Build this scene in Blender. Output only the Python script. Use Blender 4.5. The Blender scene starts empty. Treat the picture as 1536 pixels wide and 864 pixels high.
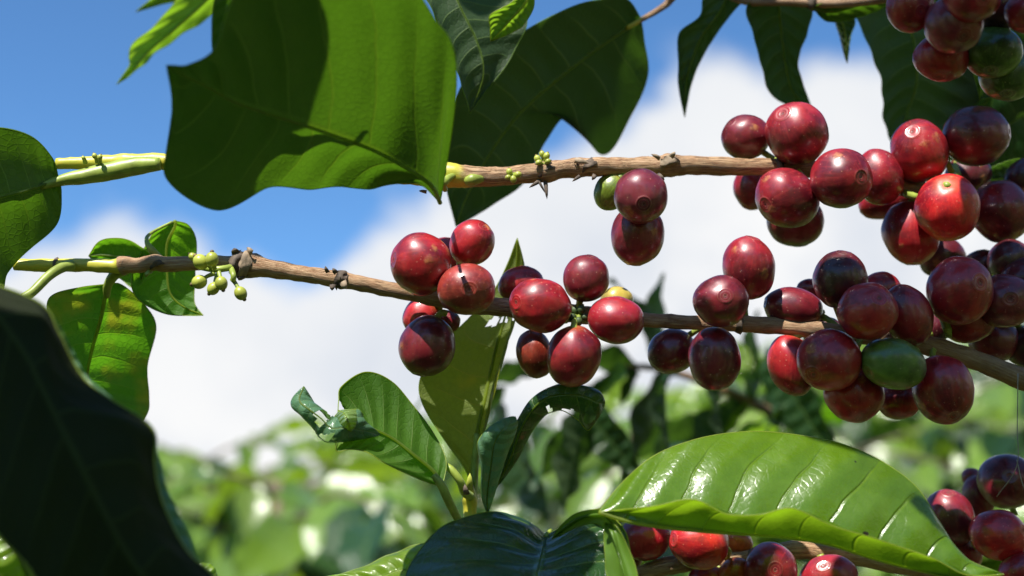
import bpy, math, random
import numpy as np
from mathutils import Vector, Matrix, noise

random.seed(7)
SC = bpy.context.scene
COL = SC.collection
R = math.radians

# ------------------------------------------------------------------ camera
PITCH = R(12)
CAM = Vector((0, 0, 1.35))
FW = Vector((0, math.cos(PITCH), math.sin(PITCH)))
UP = Vector((0, -math.sin(PITCH), math.cos(PITCH)))
RT = Vector((1, 0, 0))
F = 2133.33                                   # focal length in photograph pixels
cd = bpy.data.cameras.new('camera')
cam = bpy.data.objects.new('camera', cd)
COL.objects.link(cam)
cam.location = CAM
cam.rotation_euler = (R(90) + PITCH, 0, 0)
cd.sensor_width = 36
cd.lens = 50
cd.clip_start = 0.01
cd.clip_end = 1000
cd.dof.use_dof = True
cd.dof.focus_distance = 0.349
cd.dof.aperture_fstop = 10
cd.dof.aperture_blades = 0
SC.camera = cam

# ------------------------------------------------------------------ light
Lc = Vector((-0.27, 0.90, 0.28)).normalized()         # towards the sun: right, up, towards the lens
SUN = (RT * Lc.x + UP * Lc.y - FW * Lc.z).normalized()
sd = bpy.data.lights.new('sun', 'SUN')
sd.energy = 5.0
sd.angle = R(0.53)
sd.color = (1.0, 0.955, 0.88)
so = bpy.data.objects.new('sun', sd)
COL.objects.link(so)
so.rotation_euler = SUN.to_track_quat('Z', 'Y').to_euler()
so.location = (0, 0, 5)
SC.view_settings.view_transform = 'Standard'
SC.view_settings.look = 'None'
SC.view_settings.exposure = 0.85
SC.view_settings.gamma = 1
SC.cycles.use_denoising = True
SC.cycles.max_bounces = 8
SC.cycles.transparent_max_bounces = 8
SC.cycles.sample_clamp_indirect = 6


class NT:
    """tiny node-graph helper"""
    def __init__(s, tree):
        s.t = tree
        s.t.nodes.clear()

    def n(s, typ, **kw):
        x = s.t.nodes.new(typ)
        for k, v in kw.items():
            if k.startswith('_'):
                setattr(x, k[1:], v)
            else:
                key = k.replace('__', ' ')
                if key.startswith('i') and key[1:].isdigit():
                    key = int(key[1:])
                s.set(x.inputs[key], v)
        return x

    def set(s, inp, v):
        if isinstance(v, bpy.types.NodeSocket):
            s.t.links.new(v, inp)
        elif isinstance(v, bpy.types.Node):
            s.t.links.new(v.outputs[0], inp)
        else:
            if inp.type == 'RGBA' and len(v) == 3:
                v = (*v, 1)
            inp.default_value = v

    def m(s, op, a, b=0.0, c=0.0, clamp=False):
        x = s.t.nodes.new('ShaderNodeMath')
        x.operation = op
        x.use_clamp = clamp
        s.set(x.inputs[0], a)
        s.set(x.inputs[1], b)
        s.set(x.inputs[2], c)
        return x.outputs[0]

    def ss(s, v, lo, hi, a=0.0, b=1.0):
        x = s.t.nodes.new('ShaderNodeMapRange')
        x.interpolation_type = 'SMOOTHSTEP'
        s.set(x.inputs['Value'], v)
        s.set(x.inputs['From Min'], lo)
        s.set(x.inputs['From Max'], hi)
        s.set(x.inputs['To Min'], a)
        s.set(x.inputs['To Max'], b)
        return x.outputs['Result']

    def mix(s, f, a, b, mode='MIX'):
        x = s.t.nodes.new('ShaderNodeMix')
        x.data_type = 'RGBA'
        x.blend_type = mode
        s.set(x.inputs[0], f)
        s.set(x.inputs[6], a)
        s.set(x.inputs[7], b)
        return x.outputs[2]

    def noise(s, vec, scale, detail=3, rough=.5):
        x = s.t.nodes.new('ShaderNodeTexNoise')
        if vec is not None:
            s.set(x.inputs['Vector'], vec)
        x.inputs['Scale'].default_value = scale
        x.inputs['Detail'].default_value = detail
        x.inputs['Roughness'].default_value = rough
        return x.outputs['Fac']

    def vmul(s, vec, k):
        x = s.t.nodes.new('ShaderNodeVectorMath')
        x.operation = 'MULTIPLY'
        s.set(x.inputs[0], vec)
        s.set(x.inputs[1], k)
        return x.outputs[0]


# ------------------------------------------------------------------ sky with a bank of cumulus
world = bpy.data.worlds.new('World')
SC.world = world
world.use_nodes = True
g = NT(world.node_tree)
sky = g.n('ShaderNodeTexSky', _sky_type='NISHITA', _sun_disc=False)
sky.sun_elevation = math.asin(SUN.z)
sky.sun_rotation = math.atan2(SUN.x, SUN.y)
sky.altitude = 1500
sky.air_density = 1.0
sky.dust_density = 0.3
sky.ozone_density = 2.5
tc = g.n('ShaderNodeTexCoord')
sp = g.n('ShaderNodeSeparateXYZ', i0=tc.outputs['Generated'])
az = g.m('ARCTAN2', sp.outputs[0], sp.outputs[1])
el = g.m('ARCSINE', sp.outputs[2])
fc = g.t.nodes.new('ShaderNodeFloatCurve')
g.set(fc.inputs['Value'], g.m('DIVIDE', g.m('ADD', az, .45), .9, clamp=True))
cu = fc.mapping.curves[0]
edge = [(0, 395), (60, 378), (110, 362), (165, 342), (250, 345), (330, 360), (400, 392), (455, 400), (500, 372), (550, 320),
        (650, 275), (760, 232), (850, 195), (930, 155), (1040, 112), (1110, 84), (1200, 90), (1300, 86), (1400, 120), (1536, 70)]
pts = [((px - 768) / F, PITCH + (432 - py) / F) for px, py in edge]
pts = [((a + .45) / .9, e) for a, e in pts]
cu.points[0].location = (0, .17)
cu.points[1].location = (1, .40)
for a, e in pts:
    cu.points.new(a, e)
fc.mapping.update()
nz = g.noise(tc.outputs['Generated'], 13, 6, .6)
nz2 = g.noise(tc.outputs['Generated'], 7.0, 5, .55)
ed = g.m('ADD', g.m('SUBTRACT', fc.outputs[0], el), g.m('MULTIPLY', g.m('SUBTRACT', nz, .5), .095))
mask = g.ss(ed, -.006, .03)
wisp = g.m('MULTIPLY', g.ss(nz, .52, .70), g.ss(ed, -.10, .0, 0, .45))
mask = g.m('MAXIMUM', mask, wisp)
cc = g.mix(g.ss(nz2, .35, .65), (.70, .75, .84), (.99, .99, .99))
cc = g.mix(g.ss(ed, .0, .16, 1.0, 0.0), cc, (.88, .90, .93))
cc = g.mix(g.ss(ed, .22, .40), cc, (.60, .65, .75))
skyc = g.mix(1.0, sky.outputs[0], (.50, .76, .94), 'MULTIPLY')
b1 = g.n('ShaderNodeBackground', Color=skyc, Strength=.105)
b2 = g.n('ShaderNodeBackground', Color=cc, Strength=.55)
mx = g.n('ShaderNodeMixShader', i0=mask, i1=b1, i2=b2)
g.n('ShaderNodeOutputWorld', i0=mx)


# ------------------------------------------------------------------ geometry helpers
def P(px, py, d):
    """a point d millimetres in front of the lens"""
    d = d / 1000
    return CAM + FW * d + RT * ((px - 768) / F * d) + UP * ((432 - py) / F * d)


def camvec(x, y, z):
    return RT * x + UP * y - FW * z


ORG = {}


def tag(o, label=None, cat=None, group=None, kind=None):
    if label: o['label'] = label
    if cat: o['category'] = cat
    if group: o['group'] = group
    if kind: o['kind'] = kind
    return o


def thing(name, loc, label, cat, group=None):
    o = bpy.data.objects.new(name, None)
    o.empty_display_size = .01
    COL.objects.link(o)
    o.location = loc
    ORG[o] = Vector(loc)
    return tag(o, label, cat, group)


def obj(name, verts, faces, mat, parent=None, uv=None, attr=None, smooth=True, org=None):
    """one mesh object from world-space vertices"""
    if parent is not None:
        og = ORG[parent]
    else:
        og = Vector(org) if org is not None else Vector((0, 0, 0))
    me = bpy.data.meshes.new(name)
    me.from_pydata([tuple(Vector(v) - og) for v in verts], [], faces)
    if uv is not None:
        ul = me.uv_layers.new(name='UVMap')
        idx = np.empty(len(me.loops), dtype=np.int32)
        me.loops.foreach_get('vertex_index', idx)
        ul.data.foreach_set('uv', np.asarray(uv, dtype=np.float32)[idx].ravel())
    if attr is not None:
        for k, vals in attr.items():
            at = me.attributes.new(k, 'FLOAT', 'POINT')
            at.data.foreach_set('value', np.asarray(vals, dtype=np.float32))
    if smooth:
        me.polygons.foreach_set('use_smooth', [True] * len(me.polygons))
    me.update()
    if mat: me.materials.append(mat)
    o = bpy.data.objects.new(name, me)
    COL.objects.link(o)
    if parent is not None:
        o.parent = parent
        ORG[o] = og
    else:
        o.location = og
        ORG[o] = og
    return o


def cr(pts, t):
    """Catmull-Rom through rows of numpy vectors, t in [0, n-1]"""
    n = len(pts)
    i = min(int(t), n - 2)
    f = t - i
    p1, p2 = pts[i], pts[i + 1]
    p0 = pts[i - 1] if i > 0 else 2 * p1 - p2
    p3 = pts[i + 2] if i + 2 < n else 2 * p2 - p1
    return .5 * ((2 * p1) + (-p0 + p2) * f + (2 * p0 - 5 * p1 + 4 * p2 - p3) * f * f + (-p0 + 3 * p1 - 3 * p2 + p3) * f ** 3)


def tube_data(path, rad, seg=10, rough=0.0, cap=True, sub=6, nfreq=300.0):
    """path: world points, rad: metres"""
    pts = [np.array(p, dtype=float) for p in path]
    rr = [np.array([r], dtype=float) for r in rad]
    N = (len(pts) - 1) * sub + 1
    C = [cr(pts, i / sub) for i in range(N)]
    RR = [max(float(cr(rr, i / sub)[0]), 1e-5) for i in range(N)]
    V, FC, UVs = [], [], []
    prev = None
    L = 0
    for i in range(N):
        t = Vector(C[min(i + 1, N - 1)] - C[max(i - 1, 0)])
        if t.length < 1e-9: t = Vector((0, 0, 1))
        t.normalize()
        if prev is None:
            a = t.orthogonal().normalized()
        else:
            a = (prev - t * prev.dot(t)).normalized()
        prev = a
        b = t.cross(a)
        if i: L += float(np.linalg.norm(C[i] - C[i - 1]))
        for k in range(seg):
            ph = 2 * math.pi * k / seg
            dr = a * math.cos(ph) + b * math.sin(ph)
            p = Vector(C[i]) + dr * RR[i]
            if rough:
                p = p + dr * RR[i] * rough * noise.fractal(p * nfreq, 1.0, 2.0, 3)
            V.append(p)
            UVs.append((L * 100, k / seg))
    for i in range(N - 1):
        for k in range(seg):
            k2 = (k + 1) % seg
            FC.append((i * seg + k, i * seg + k2, (i + 1) * seg + k2, (i + 1) * seg + k))
    if cap:
        FC.append(tuple(range(seg))[::-1])
        FC.append(tuple((N - 1) * seg + k for k in range(seg)))
    return V, FC, UVs


def tube(name, path, rad, mat, parent, seg=10, rough=0.0, sub=6, attr=None, nfreq=300.0):
    V, FC, U = tube_data(path, rad, seg, rough, sub=sub, nfreq=nfreq)
    at = None
    if attr is not None:
        N = len(V) // seg
        aa = [np.array([x], float) for x in attr]
        vals = []
        for i in range(N):
            vals += [float(cr(aa, i / sub)[0])] * seg
        at = {'tint': vals}
    return obj(name, V, FC, mat, parent, uv=U, attr=at)


# ------------------------------------------------------------------ materials
def newmat(name):
    m = bpy.data.materials.new(name)
    m.use_nodes = True
    return m, NT(m.node_tree)


def leaf_mat(name, top, under, trans, tf=.42, rough=.30, yellow=None, ymin=.5, bump=.35, spots=0.0, coat=.25, spec=.5, va=1.0, net=.16, crough=.13):
    m, g = newmat(name)
    uv = g.n('ShaderNodeUVMap')
    s = g.n('ShaderNodeSeparateXYZ', i0=uv.outputs[0])
    u, v = s.outputs[0], s.outputs[1]
    a = g.m('ABSOLUTE', v)
    oi = g.n('ShaderNodeObjectInfo')
    geo = g.n('ShaderNodeNewGeometry')
    tco = g.n('ShaderNodeTexCoord').outputs['Object']
    wob = g.m('MULTIPLY', g.m('SUBTRACT', g.noise(tco, 30, 3), .5), .085)
    t = g.m('MULTIPLY', g.m('SUBTRACT', g.m('ADD', u, wob), g.m('MULTIPLY', g.m('POWER', a, 1.4), .13)), 9.0)
    d = g.m('ABSOLUTE', g.m('SUBTRACT', g.m('FRACT', g.m('ADD', t, g.m('MULTIPLY', g.m('SIGN', v), .17))), .5))
    lat = g.ss(d, .0, .045, 1, 0)
    lat = g.m('MULTIPLY', lat, g.ss(a, .55, .95, 1, .15))
    soft = g.ss(d, .0, .5, 0, 1)
    mid = g.ss(a, .012, .045, 1, 0)
    vein = g.m('MAXIMUM', lat, mid)
    n1 = g.noise(tco, 28, 4)
    n2 = g.noise(tco, 220, 3)
    vor = g.n('ShaderNodeTexVoronoi', Vector=tco, Scale=620.0, _feature='DISTANCE_TO_EDGE')
    ret = g.ss(vor.outputs['Distance'], 0, .12, 1, 0)
    base = g.mix(geo.outputs['Backfacing'], top, under)
    base = g.mix(g.ss(n1, .35, .7, 0, .55), base, tuple(c * .6 for c in top))
    base = g.mix(g.ss(n2, .4, .75, 0, .25), base, tuple(min(1, c * 1.5) for c in under))
    tr = g.mix(g.ss(n1, .3, .7, 0, .5), trans, tuple(c * k for c, k in zip(trans, (.6, .7, .6))))
    tr = g.mix(g.m('MULTIPLY', ret, .16), tr, tuple(c * .4 for c in trans))
    if yellow is not None:
        n3 = g.noise(tco, 62, 3, .6)
        yf = g.m('MULTIPLY', g.ss(g.m('ADD', n3, g.m('MULTIPLY', soft, .03)), ymin, ymin + .20), g.ss(a, .1, .3))
        base = g.mix(yf, base, tuple(c * .55 for c in yellow))
        tr = g.mix(yf, tr, yellow)
    base = g.mix(g.m('MULTIPLY', vein, .55 * va), base, (.17, .26, .06))
    tr = g.mix(g.m('MULTIPLY', vein, .45 * va), tr, (trans[0] * 1.5, trans[1] * .95, trans[2]))
    if spots:
        n5 = g.noise(tco, 300, 2, .4)
        sf = g.ss(n5, .80 - spots, .84 - spots)
        base = g.mix(sf, base, (.02, .012, .006))
        tr = g.mix(sf, tr, (.02, .012, .004))
    hs = g.n('ShaderNodeHueSaturation', Hue=g.m('ADD', .49, g.m('MULTIPLY', oi.outputs['Random'], .02)),
             Value=g.m('ADD', .88, g.m('MULTIPLY', oi.outputs['Random'], .24)), Color=base)
    h = g.m('ADD', g.m('MULTIPLY', soft, .9), g.m('MULTIPLY', vein, -.55))
    h = g.m('ADD', h, g.m('MULTIPLY', n2, .35))
    h = g.m('ADD', h, g.m('MULTIPLY', ret, -net))
    bp = g.n('ShaderNodeBump', Strength=bump, Distance=.0012, Height=h)
    rg = g.m('ADD', g.m('MULTIPLY', n2, .16), g.mix(geo.outputs['Backfacing'], (rough - .08,) * 3, (rough + .20,) * 3))
    pr = g.n('ShaderNodeBsdfPrincipled', Base__Color=hs.outputs[0], Roughness=rg, Normal=bp.outputs[0])
    pr.inputs['Specular IOR Level'].default_value = spec
    g.set(pr.inputs['Coat Weight'], g.m('MULTIPLY', g.m('SUBTRACT', 1.0, geo.outputs['Backfacing']), coat))
    pr.inputs['Coat Roughness'].default_value = crough
    g.set(pr.inputs['Coat Normal'], bp.outputs[0])
    tl = g.n('ShaderNodeBsdfTranslucent', Color=tr, Normal=bp.outputs[0])
    mxs = g.n('ShaderNodeMixShader', i0=tf, i1=pr, i2=tl)
    g.n('ShaderNodeOutputMaterial', i0=mxs)
    return m


def simple(name, col, rough=.5, nscale=200, var=.4, bump=.2, trans=None, spec=.5, tf=.3):
    m, g = newmat(name)
    tco = g.n('ShaderNodeTexCoord').outputs['Object']
    n = g.noise(tco, nscale, 4)
    c = g.mix(g.ss(n, .3, .7), col, tuple(x * (1 - var) for x in col))
    bp = g.n('ShaderNodeBump', Strength=bump, Distance=.0006, Height=n)
    pr = g.n('ShaderNodeBsdfPrincipled', Base__Color=c, Roughness=rough, Normal=bp.outputs[0])
    pr.inputs['Specular IOR Level'].default_value = spec
    if trans:
        tl = g.n('ShaderNodeBsdfTranslucent', Color=trans)
        x = g.n('ShaderNodeMixShader', i0=tf, i1=pr, i2=tl)
        g.n('ShaderNodeOutputMaterial', i0=x)
    else:
        g.n('ShaderNodeOutputMaterial', i0=pr)
    return m


M_FRESH = leaf_mat('leaf_fresh', (.17, .29, .014), (.19, .33, .05), (.34, .60, .025), tf=.45, rough=.36, coat=.35, bump=.38, net=.05, va=.5)
M_MATURE = leaf_mat('leaf_mature', (.022, .062, .015), (.036, .066, .020), (.070, .16, .012), tf=.32, rough=.30)
M_UNDER = leaf_mat('leaf_deep', (.04, .08, .014), (.062, .070, .018), (.105, .25, .008), tf=.38, rough=.36, spots=.02)
M_OLIVE = leaf_mat('leaf_olive', (.10, .14, .02), (.12, .16, .03), (.40, .44, .02), tf=.46, rough=.4, yellow=(.6, .46, .02), ymin=.56, spots=.04)
M_YELL = leaf_mat('leaf_yellowing', (.06, .16, .015), (.08, .20, .02), (.17, .48, .012), tf=.45, rough=.38, yellow=(.38, .42, .02), ymin=.47, spots=.03)
M_SHINE = leaf_mat('leaf_mature_shiny', (.020, .060, .018), (.036, .080, .020), (.085, .21, .014), tf=.28, rough=.34, coat=.55)
M_GLOSSY = leaf_mat('leaf_glossy_fresh', (.095, .21, .005), (.13, .24, .02), (.30, .52, .012), tf=.42, rough=.28, coat=1.0, crough=.22, bump=.55, net=.03, spots=.03, va=.3)
M_GREEN = leaf_mat('leaf_mid_green', (.045, .12, .012), (.055, .14, .014), (.19, .47, .010), tf=.50, rough=.34, spots=.02, spec=.3)
M_DARK = leaf_mat('leaf_shade_dark', va=.2, top=(.012, .017, .005), under=(.014, .019, .006), trans=(.03, .05, .006), tf=.25, rough=.55, coat=.0, spec=.2)  # near-black colour carries the deep shade on the foreground leaf
M_PALE = leaf_mat('leaf_pale_and_lit_rim', (.10, .22, .12), (.14, .26, .14), (.22, .42, .10), tf=.3, rough=.36)  # pale leaf tone; also paints the light on the foreground leaf's rim
M_BACK = leaf_mat('leaf_shrub', (.135, .225, .022), (.17, .26, .04), (.40, .62, .03), tf=.36, rough=.28, coat=.6, bump=.15, spec=.8)
M_CURL = leaf_mat('leaf_pale_curl', (.26, .38, .12), (.26, .38, .12), (.5, .7, .12), tf=.4, rough=.25, coat=.8, va=.3)
M_RIMLIT = simple('leaf_edge_painted_lit', (.13, .25, .03), .38, 120, .3, .15, trans=(.32, .52, .03), tf=.4)  # sunlit brightness of the rim is put into this colour
M_RIB = simple('midrib_green', (.24, .32, .05), .45, trans=(.7, .8, .15), tf=.6)
M_RIBD = simple('midrib_dull', (.12, .18, .04), .5, trans=(.55, .70, .12), tf=.6)
M_MARG = simple('leaf_margin', (.30, .40, .07), .35, trans=(.7, .8, .12), tf=.5)
M_MARGD = simple('leaf_margin_dark', (.10, .18, .04), .45, trans=(.5, .7, .08), tf=.55)
M_STALK = simple('stalk_green', (.30, .38, .06), .42, 350, .35)
M_BUD = simple('fruitlet_skin', (.42, .46, .07), .35, 260, .3)
M_BUDTIP = simple('fruitlet_tip', (.22, .15, .05), .6, 400, .5)
M_SCALE = simple('dry_scale', (.15, .11, .08), .8, 420, .6, .6)
M_SCALEP = simple('dry_scale_pale', (.36, .27, .18), .8, 420, .5, .6)
M_THREAD = simple('silk', (.35, .33, .30), .4)


def bark_mat():
    """tint 0: fresh green stem, 1: brown bark, 2: dark old bark"""
    m, g = newmat('branch_bark')
    uv = g.n('ShaderNodeUVMap').outputs[0]
    tco = g.n('ShaderNodeTexCoord').outputs['Object']
    at = g.n('ShaderNodeAttribute', _attribute_name='tint').outputs['Fac']
    st = g.vmul(uv, (1.6, 9.0, 1))
    n1 = g.noise(st, 2.2, 5, .62)
    n2 = g.noise(tco, 160, 4, .6)
    n3 = g.noise(tco, 60, 3)
    fib = g.noise(g.vmul(uv, (.7, 22.0, 1)), 2.0, 4, .7)
    green = g.mix(g.ss(n1, .35, .7), (.42, .44, .05), (.58, .48, .05))
    brown = g.mix(g.ss(n1, .35, .68), (.40, .25, .13), (.27, .13, .055))
    brown = g.mix(g.ss(fib, .48, .72, 0, .75), brown, (.60, .43, .26))
    brown = g.mix(g.ss(n2, .6, .78, 0, .8), brown, (.11, .055, .028))
    crk = g.ss(g.m('ABSOLUTE', g.m('SUBTRACT', fib, .44)), 0, .022, 1, 0)
    crk = g.m('MULTIPLY', crk, g.ss(n3, .42, .58))
    brown = g.mix(g.m('MULTIPLY', crk, .8), brown, (.05, .03, .018))
    dark = g.mix(g.ss(n2, .35, .7), (.15, .085, .05), (.30, .20, .13))
    f1 = g.ss(g.m('ADD', at, g.m('MULTIPLY', g.m('SUBTRACT', n3, .5), 1.6)), .40, .60)
    f2 = g.m('SUBTRACT', at, 1.0, clamp=True)
    c = g.mix(f1, green, brown)
    c = g.mix(f2, c, dark)
    h = g.m('ADD', g.m('MULTIPLY', fib, .7), g.m('MULTIPLY', n2, .4))
    h = g.m('SUBTRACT', h, g.m('MULTIPLY', crk, .8))
    bp = g.n('ShaderNodeBump', Strength=g.m('ADD', .12, g.m('MULTIPLY', f1, .65)), Distance=.0006, Height=h)
    pr = g.n('ShaderNodeBsdfPrincipled', Base__Color=c, Roughness=g.m('ADD', .38, g.m('MULTIPLY', f1, .22)), Normal=bp.outputs[0])
    g.n('ShaderNodeOutputMaterial', i0=pr)
    return m


M_BARK = bark_mat()


def cherry_mat():
    m, g = newmat('cherry_skin')
    oi = g.n('ShaderNodeObjectInfo')
    tco = g.n('ShaderNodeTexCoord').outputs['Object']
    off = g.n('ShaderNodeVectorMath', _operation='ADD', i0=tco)
    g.set(off.inputs[1], g.n('ShaderNodeCombineXYZ', i0=oi.outputs['Random'], i1=g.m('MULTIPLY', oi.outputs['Random'], 7.3)).outputs[0])
    p = off.outputs[0]
    pol = g.n('ShaderNodeAttribute', _attribute_name='pole').outputs['Fac']   # 0 at the calyx, 1 at the stalk
    n1 = g.noise(p, 95, 4, .55)
    n2 = g.noise(p, 330, 3, .6)
    base = oi.outputs['Color']
    dk = g.n('ShaderNodeHueSaturation', Value=.36, Saturation=1.0, Hue=.495, Color=base).outputs[0]
    lt = g.n('ShaderNodeHueSaturation', Value=1.35, Saturation=.95, Hue=.505, Color=base).outputs[0]
    c = g.mix(g.ss(n1, .36, .56), dk, base)
    c = g.mix(g.ss(n1, .56, .78, 0, .8), c, lt)
    c = g.mix(g.ss(n2, .48, .68, 0, .55), c, dk)
    n3 = g.noise(p, 1100, 3, .7)
    c = g.mix(g.ss(n3, .55, .75, 0, .55), c, lt)
    # long streaks running pole to pole
    wv = g.noise(g.vmul(g.n('ShaderNodeAttribute', _attribute_name='ring').outputs['Vector'], (1, 1, 1)), 9, 3)
    c = g.mix(g.ss(wv, .5, .75, 0, .35), c, lt)
    # scattered pale lenticels
    vo = g.n('ShaderNodeTexVoronoi', Vector=p, Scale=900.0)
    dots = g.ss(vo.outputs['Distance'], .10, .20, 1, 0)
    dots = g.m('MULTIPLY', dots, g.ss(g.n('ShaderNodeSeparateColor', i0=vo.outputs['Color']).outputs[0], .55, .7))
    c = g.mix(g.m('MULTIPLY', dots, .6), c, g.mix(.35, base, (.75, .55, .35)))
    # corky orange blemishes
    vo2 = g.n('ShaderNodeTexVoronoi', Vector=p, Scale=170.0)
    dist = g.m('ADD', vo2.outputs['Distance'], g.m('MULTIPLY', g.m('SUBTRACT', n2, .5), .75))
    bl = g.m('MULTIPLY', g.ss(dist, .10, .30, 1, 0), g.ss(g.n('ShaderNodeSeparateColor', i0=vo2.outputs['Color']).outputs[1], .74, .80))
    c = g.mix(g.m('MULTIPLY', bl, g.ss(n3, .35, .6, .25, .75)), c, (.40, .16, .04))
    c = g.mix(g.m('MULTIPLY', g.ss(pol, .80, .97), .5), c, g.mix(.6, base, (.40, .22, .02)))
    pw = g.m('ADD', pol, g.m('MULTIPLY', g.m('SUBTRACT', n2, .5), .018))
    rl = g.m('MAXIMUM', g.ss(g.m('ABSOLUTE', g.m('SUBTRACT', pw, .088)), 0, .0045, .7, 0), g.ss(g.m('ABSOLUTE', g.m('SUBTRACT', pw, .058)), 0, .004, .8, 0))
    c = g.mix(g.m('MULTIPLY', rl, g.ss(n1, .35, .6, .25, .8)), c, g.mix(.5, base, (.50, .30, .20)))
    c = g.mix(g.ss(pw, .012, .035, .65, 0), c, (.05, .012, .01))
    h = g.m('ADD', g.m('MULTIPLY', n1, .5), g.m('MULTIPLY', n2, .22))
    h = g.m('ADD', h, g.m('MULTIPLY', bl, .3))
    bp = g.n('ShaderNodeBump', Strength=.34, Distance=.0007, Height=h)
    rg = g.m('ADD', .25, g.m('MULTIPLY', n2, .30))
    rg = g.m('ADD', rg, g.m('MULTIPLY', bl, .3))
    pr = g.n('ShaderNodeBsdfPrincipled', Base__Color=c, Roughness=rg, Normal=bp.outputs[0])
    pr.inputs['Specular IOR Level'].default_value = .5
    pr.inputs['Subsurface Weight'].default_value = .12
    pr.inputs['Subsurface Radius'].default_value = (1.0, .25, .15)
    pr.inputs['Subsurface Scale'].default_value = .002
    pr.inputs['Coat Weight'].default_value = .45
    pr.inputs['Coat Roughness'].default_value = .13
    g.set(pr.inputs['Coat Normal'], bp.outputs[0])

    g.n('ShaderNodeOutputMaterial', i0=pr)
    return m


M_CHERRY = cherry_mat()


def calyx_mat():
    m, g = newmat('calyx_scar')
    oi = g.n('ShaderNodeObjectInfo')
    tco = g.n('ShaderNodeTexCoord').outputs['Object']
    n = g.noise(tco, 900, 3)
    c = g.mix(g.ss(n, .3, .7, .25, .8), oi.outputs['Color'], (.13, .05, .03))
    bp = g.n('ShaderNodeBump', Strength=.4, Distance=.0003, Height=n)
    pr = g.n('ShaderNodeBsdfPrincipled', Base__Color=c, Roughness=.7, Normal=bp.outputs[0])
    g.n('ShaderNodeOutputMaterial', i0=pr)
    return m


M_CALYX = calyx_mat()


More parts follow.
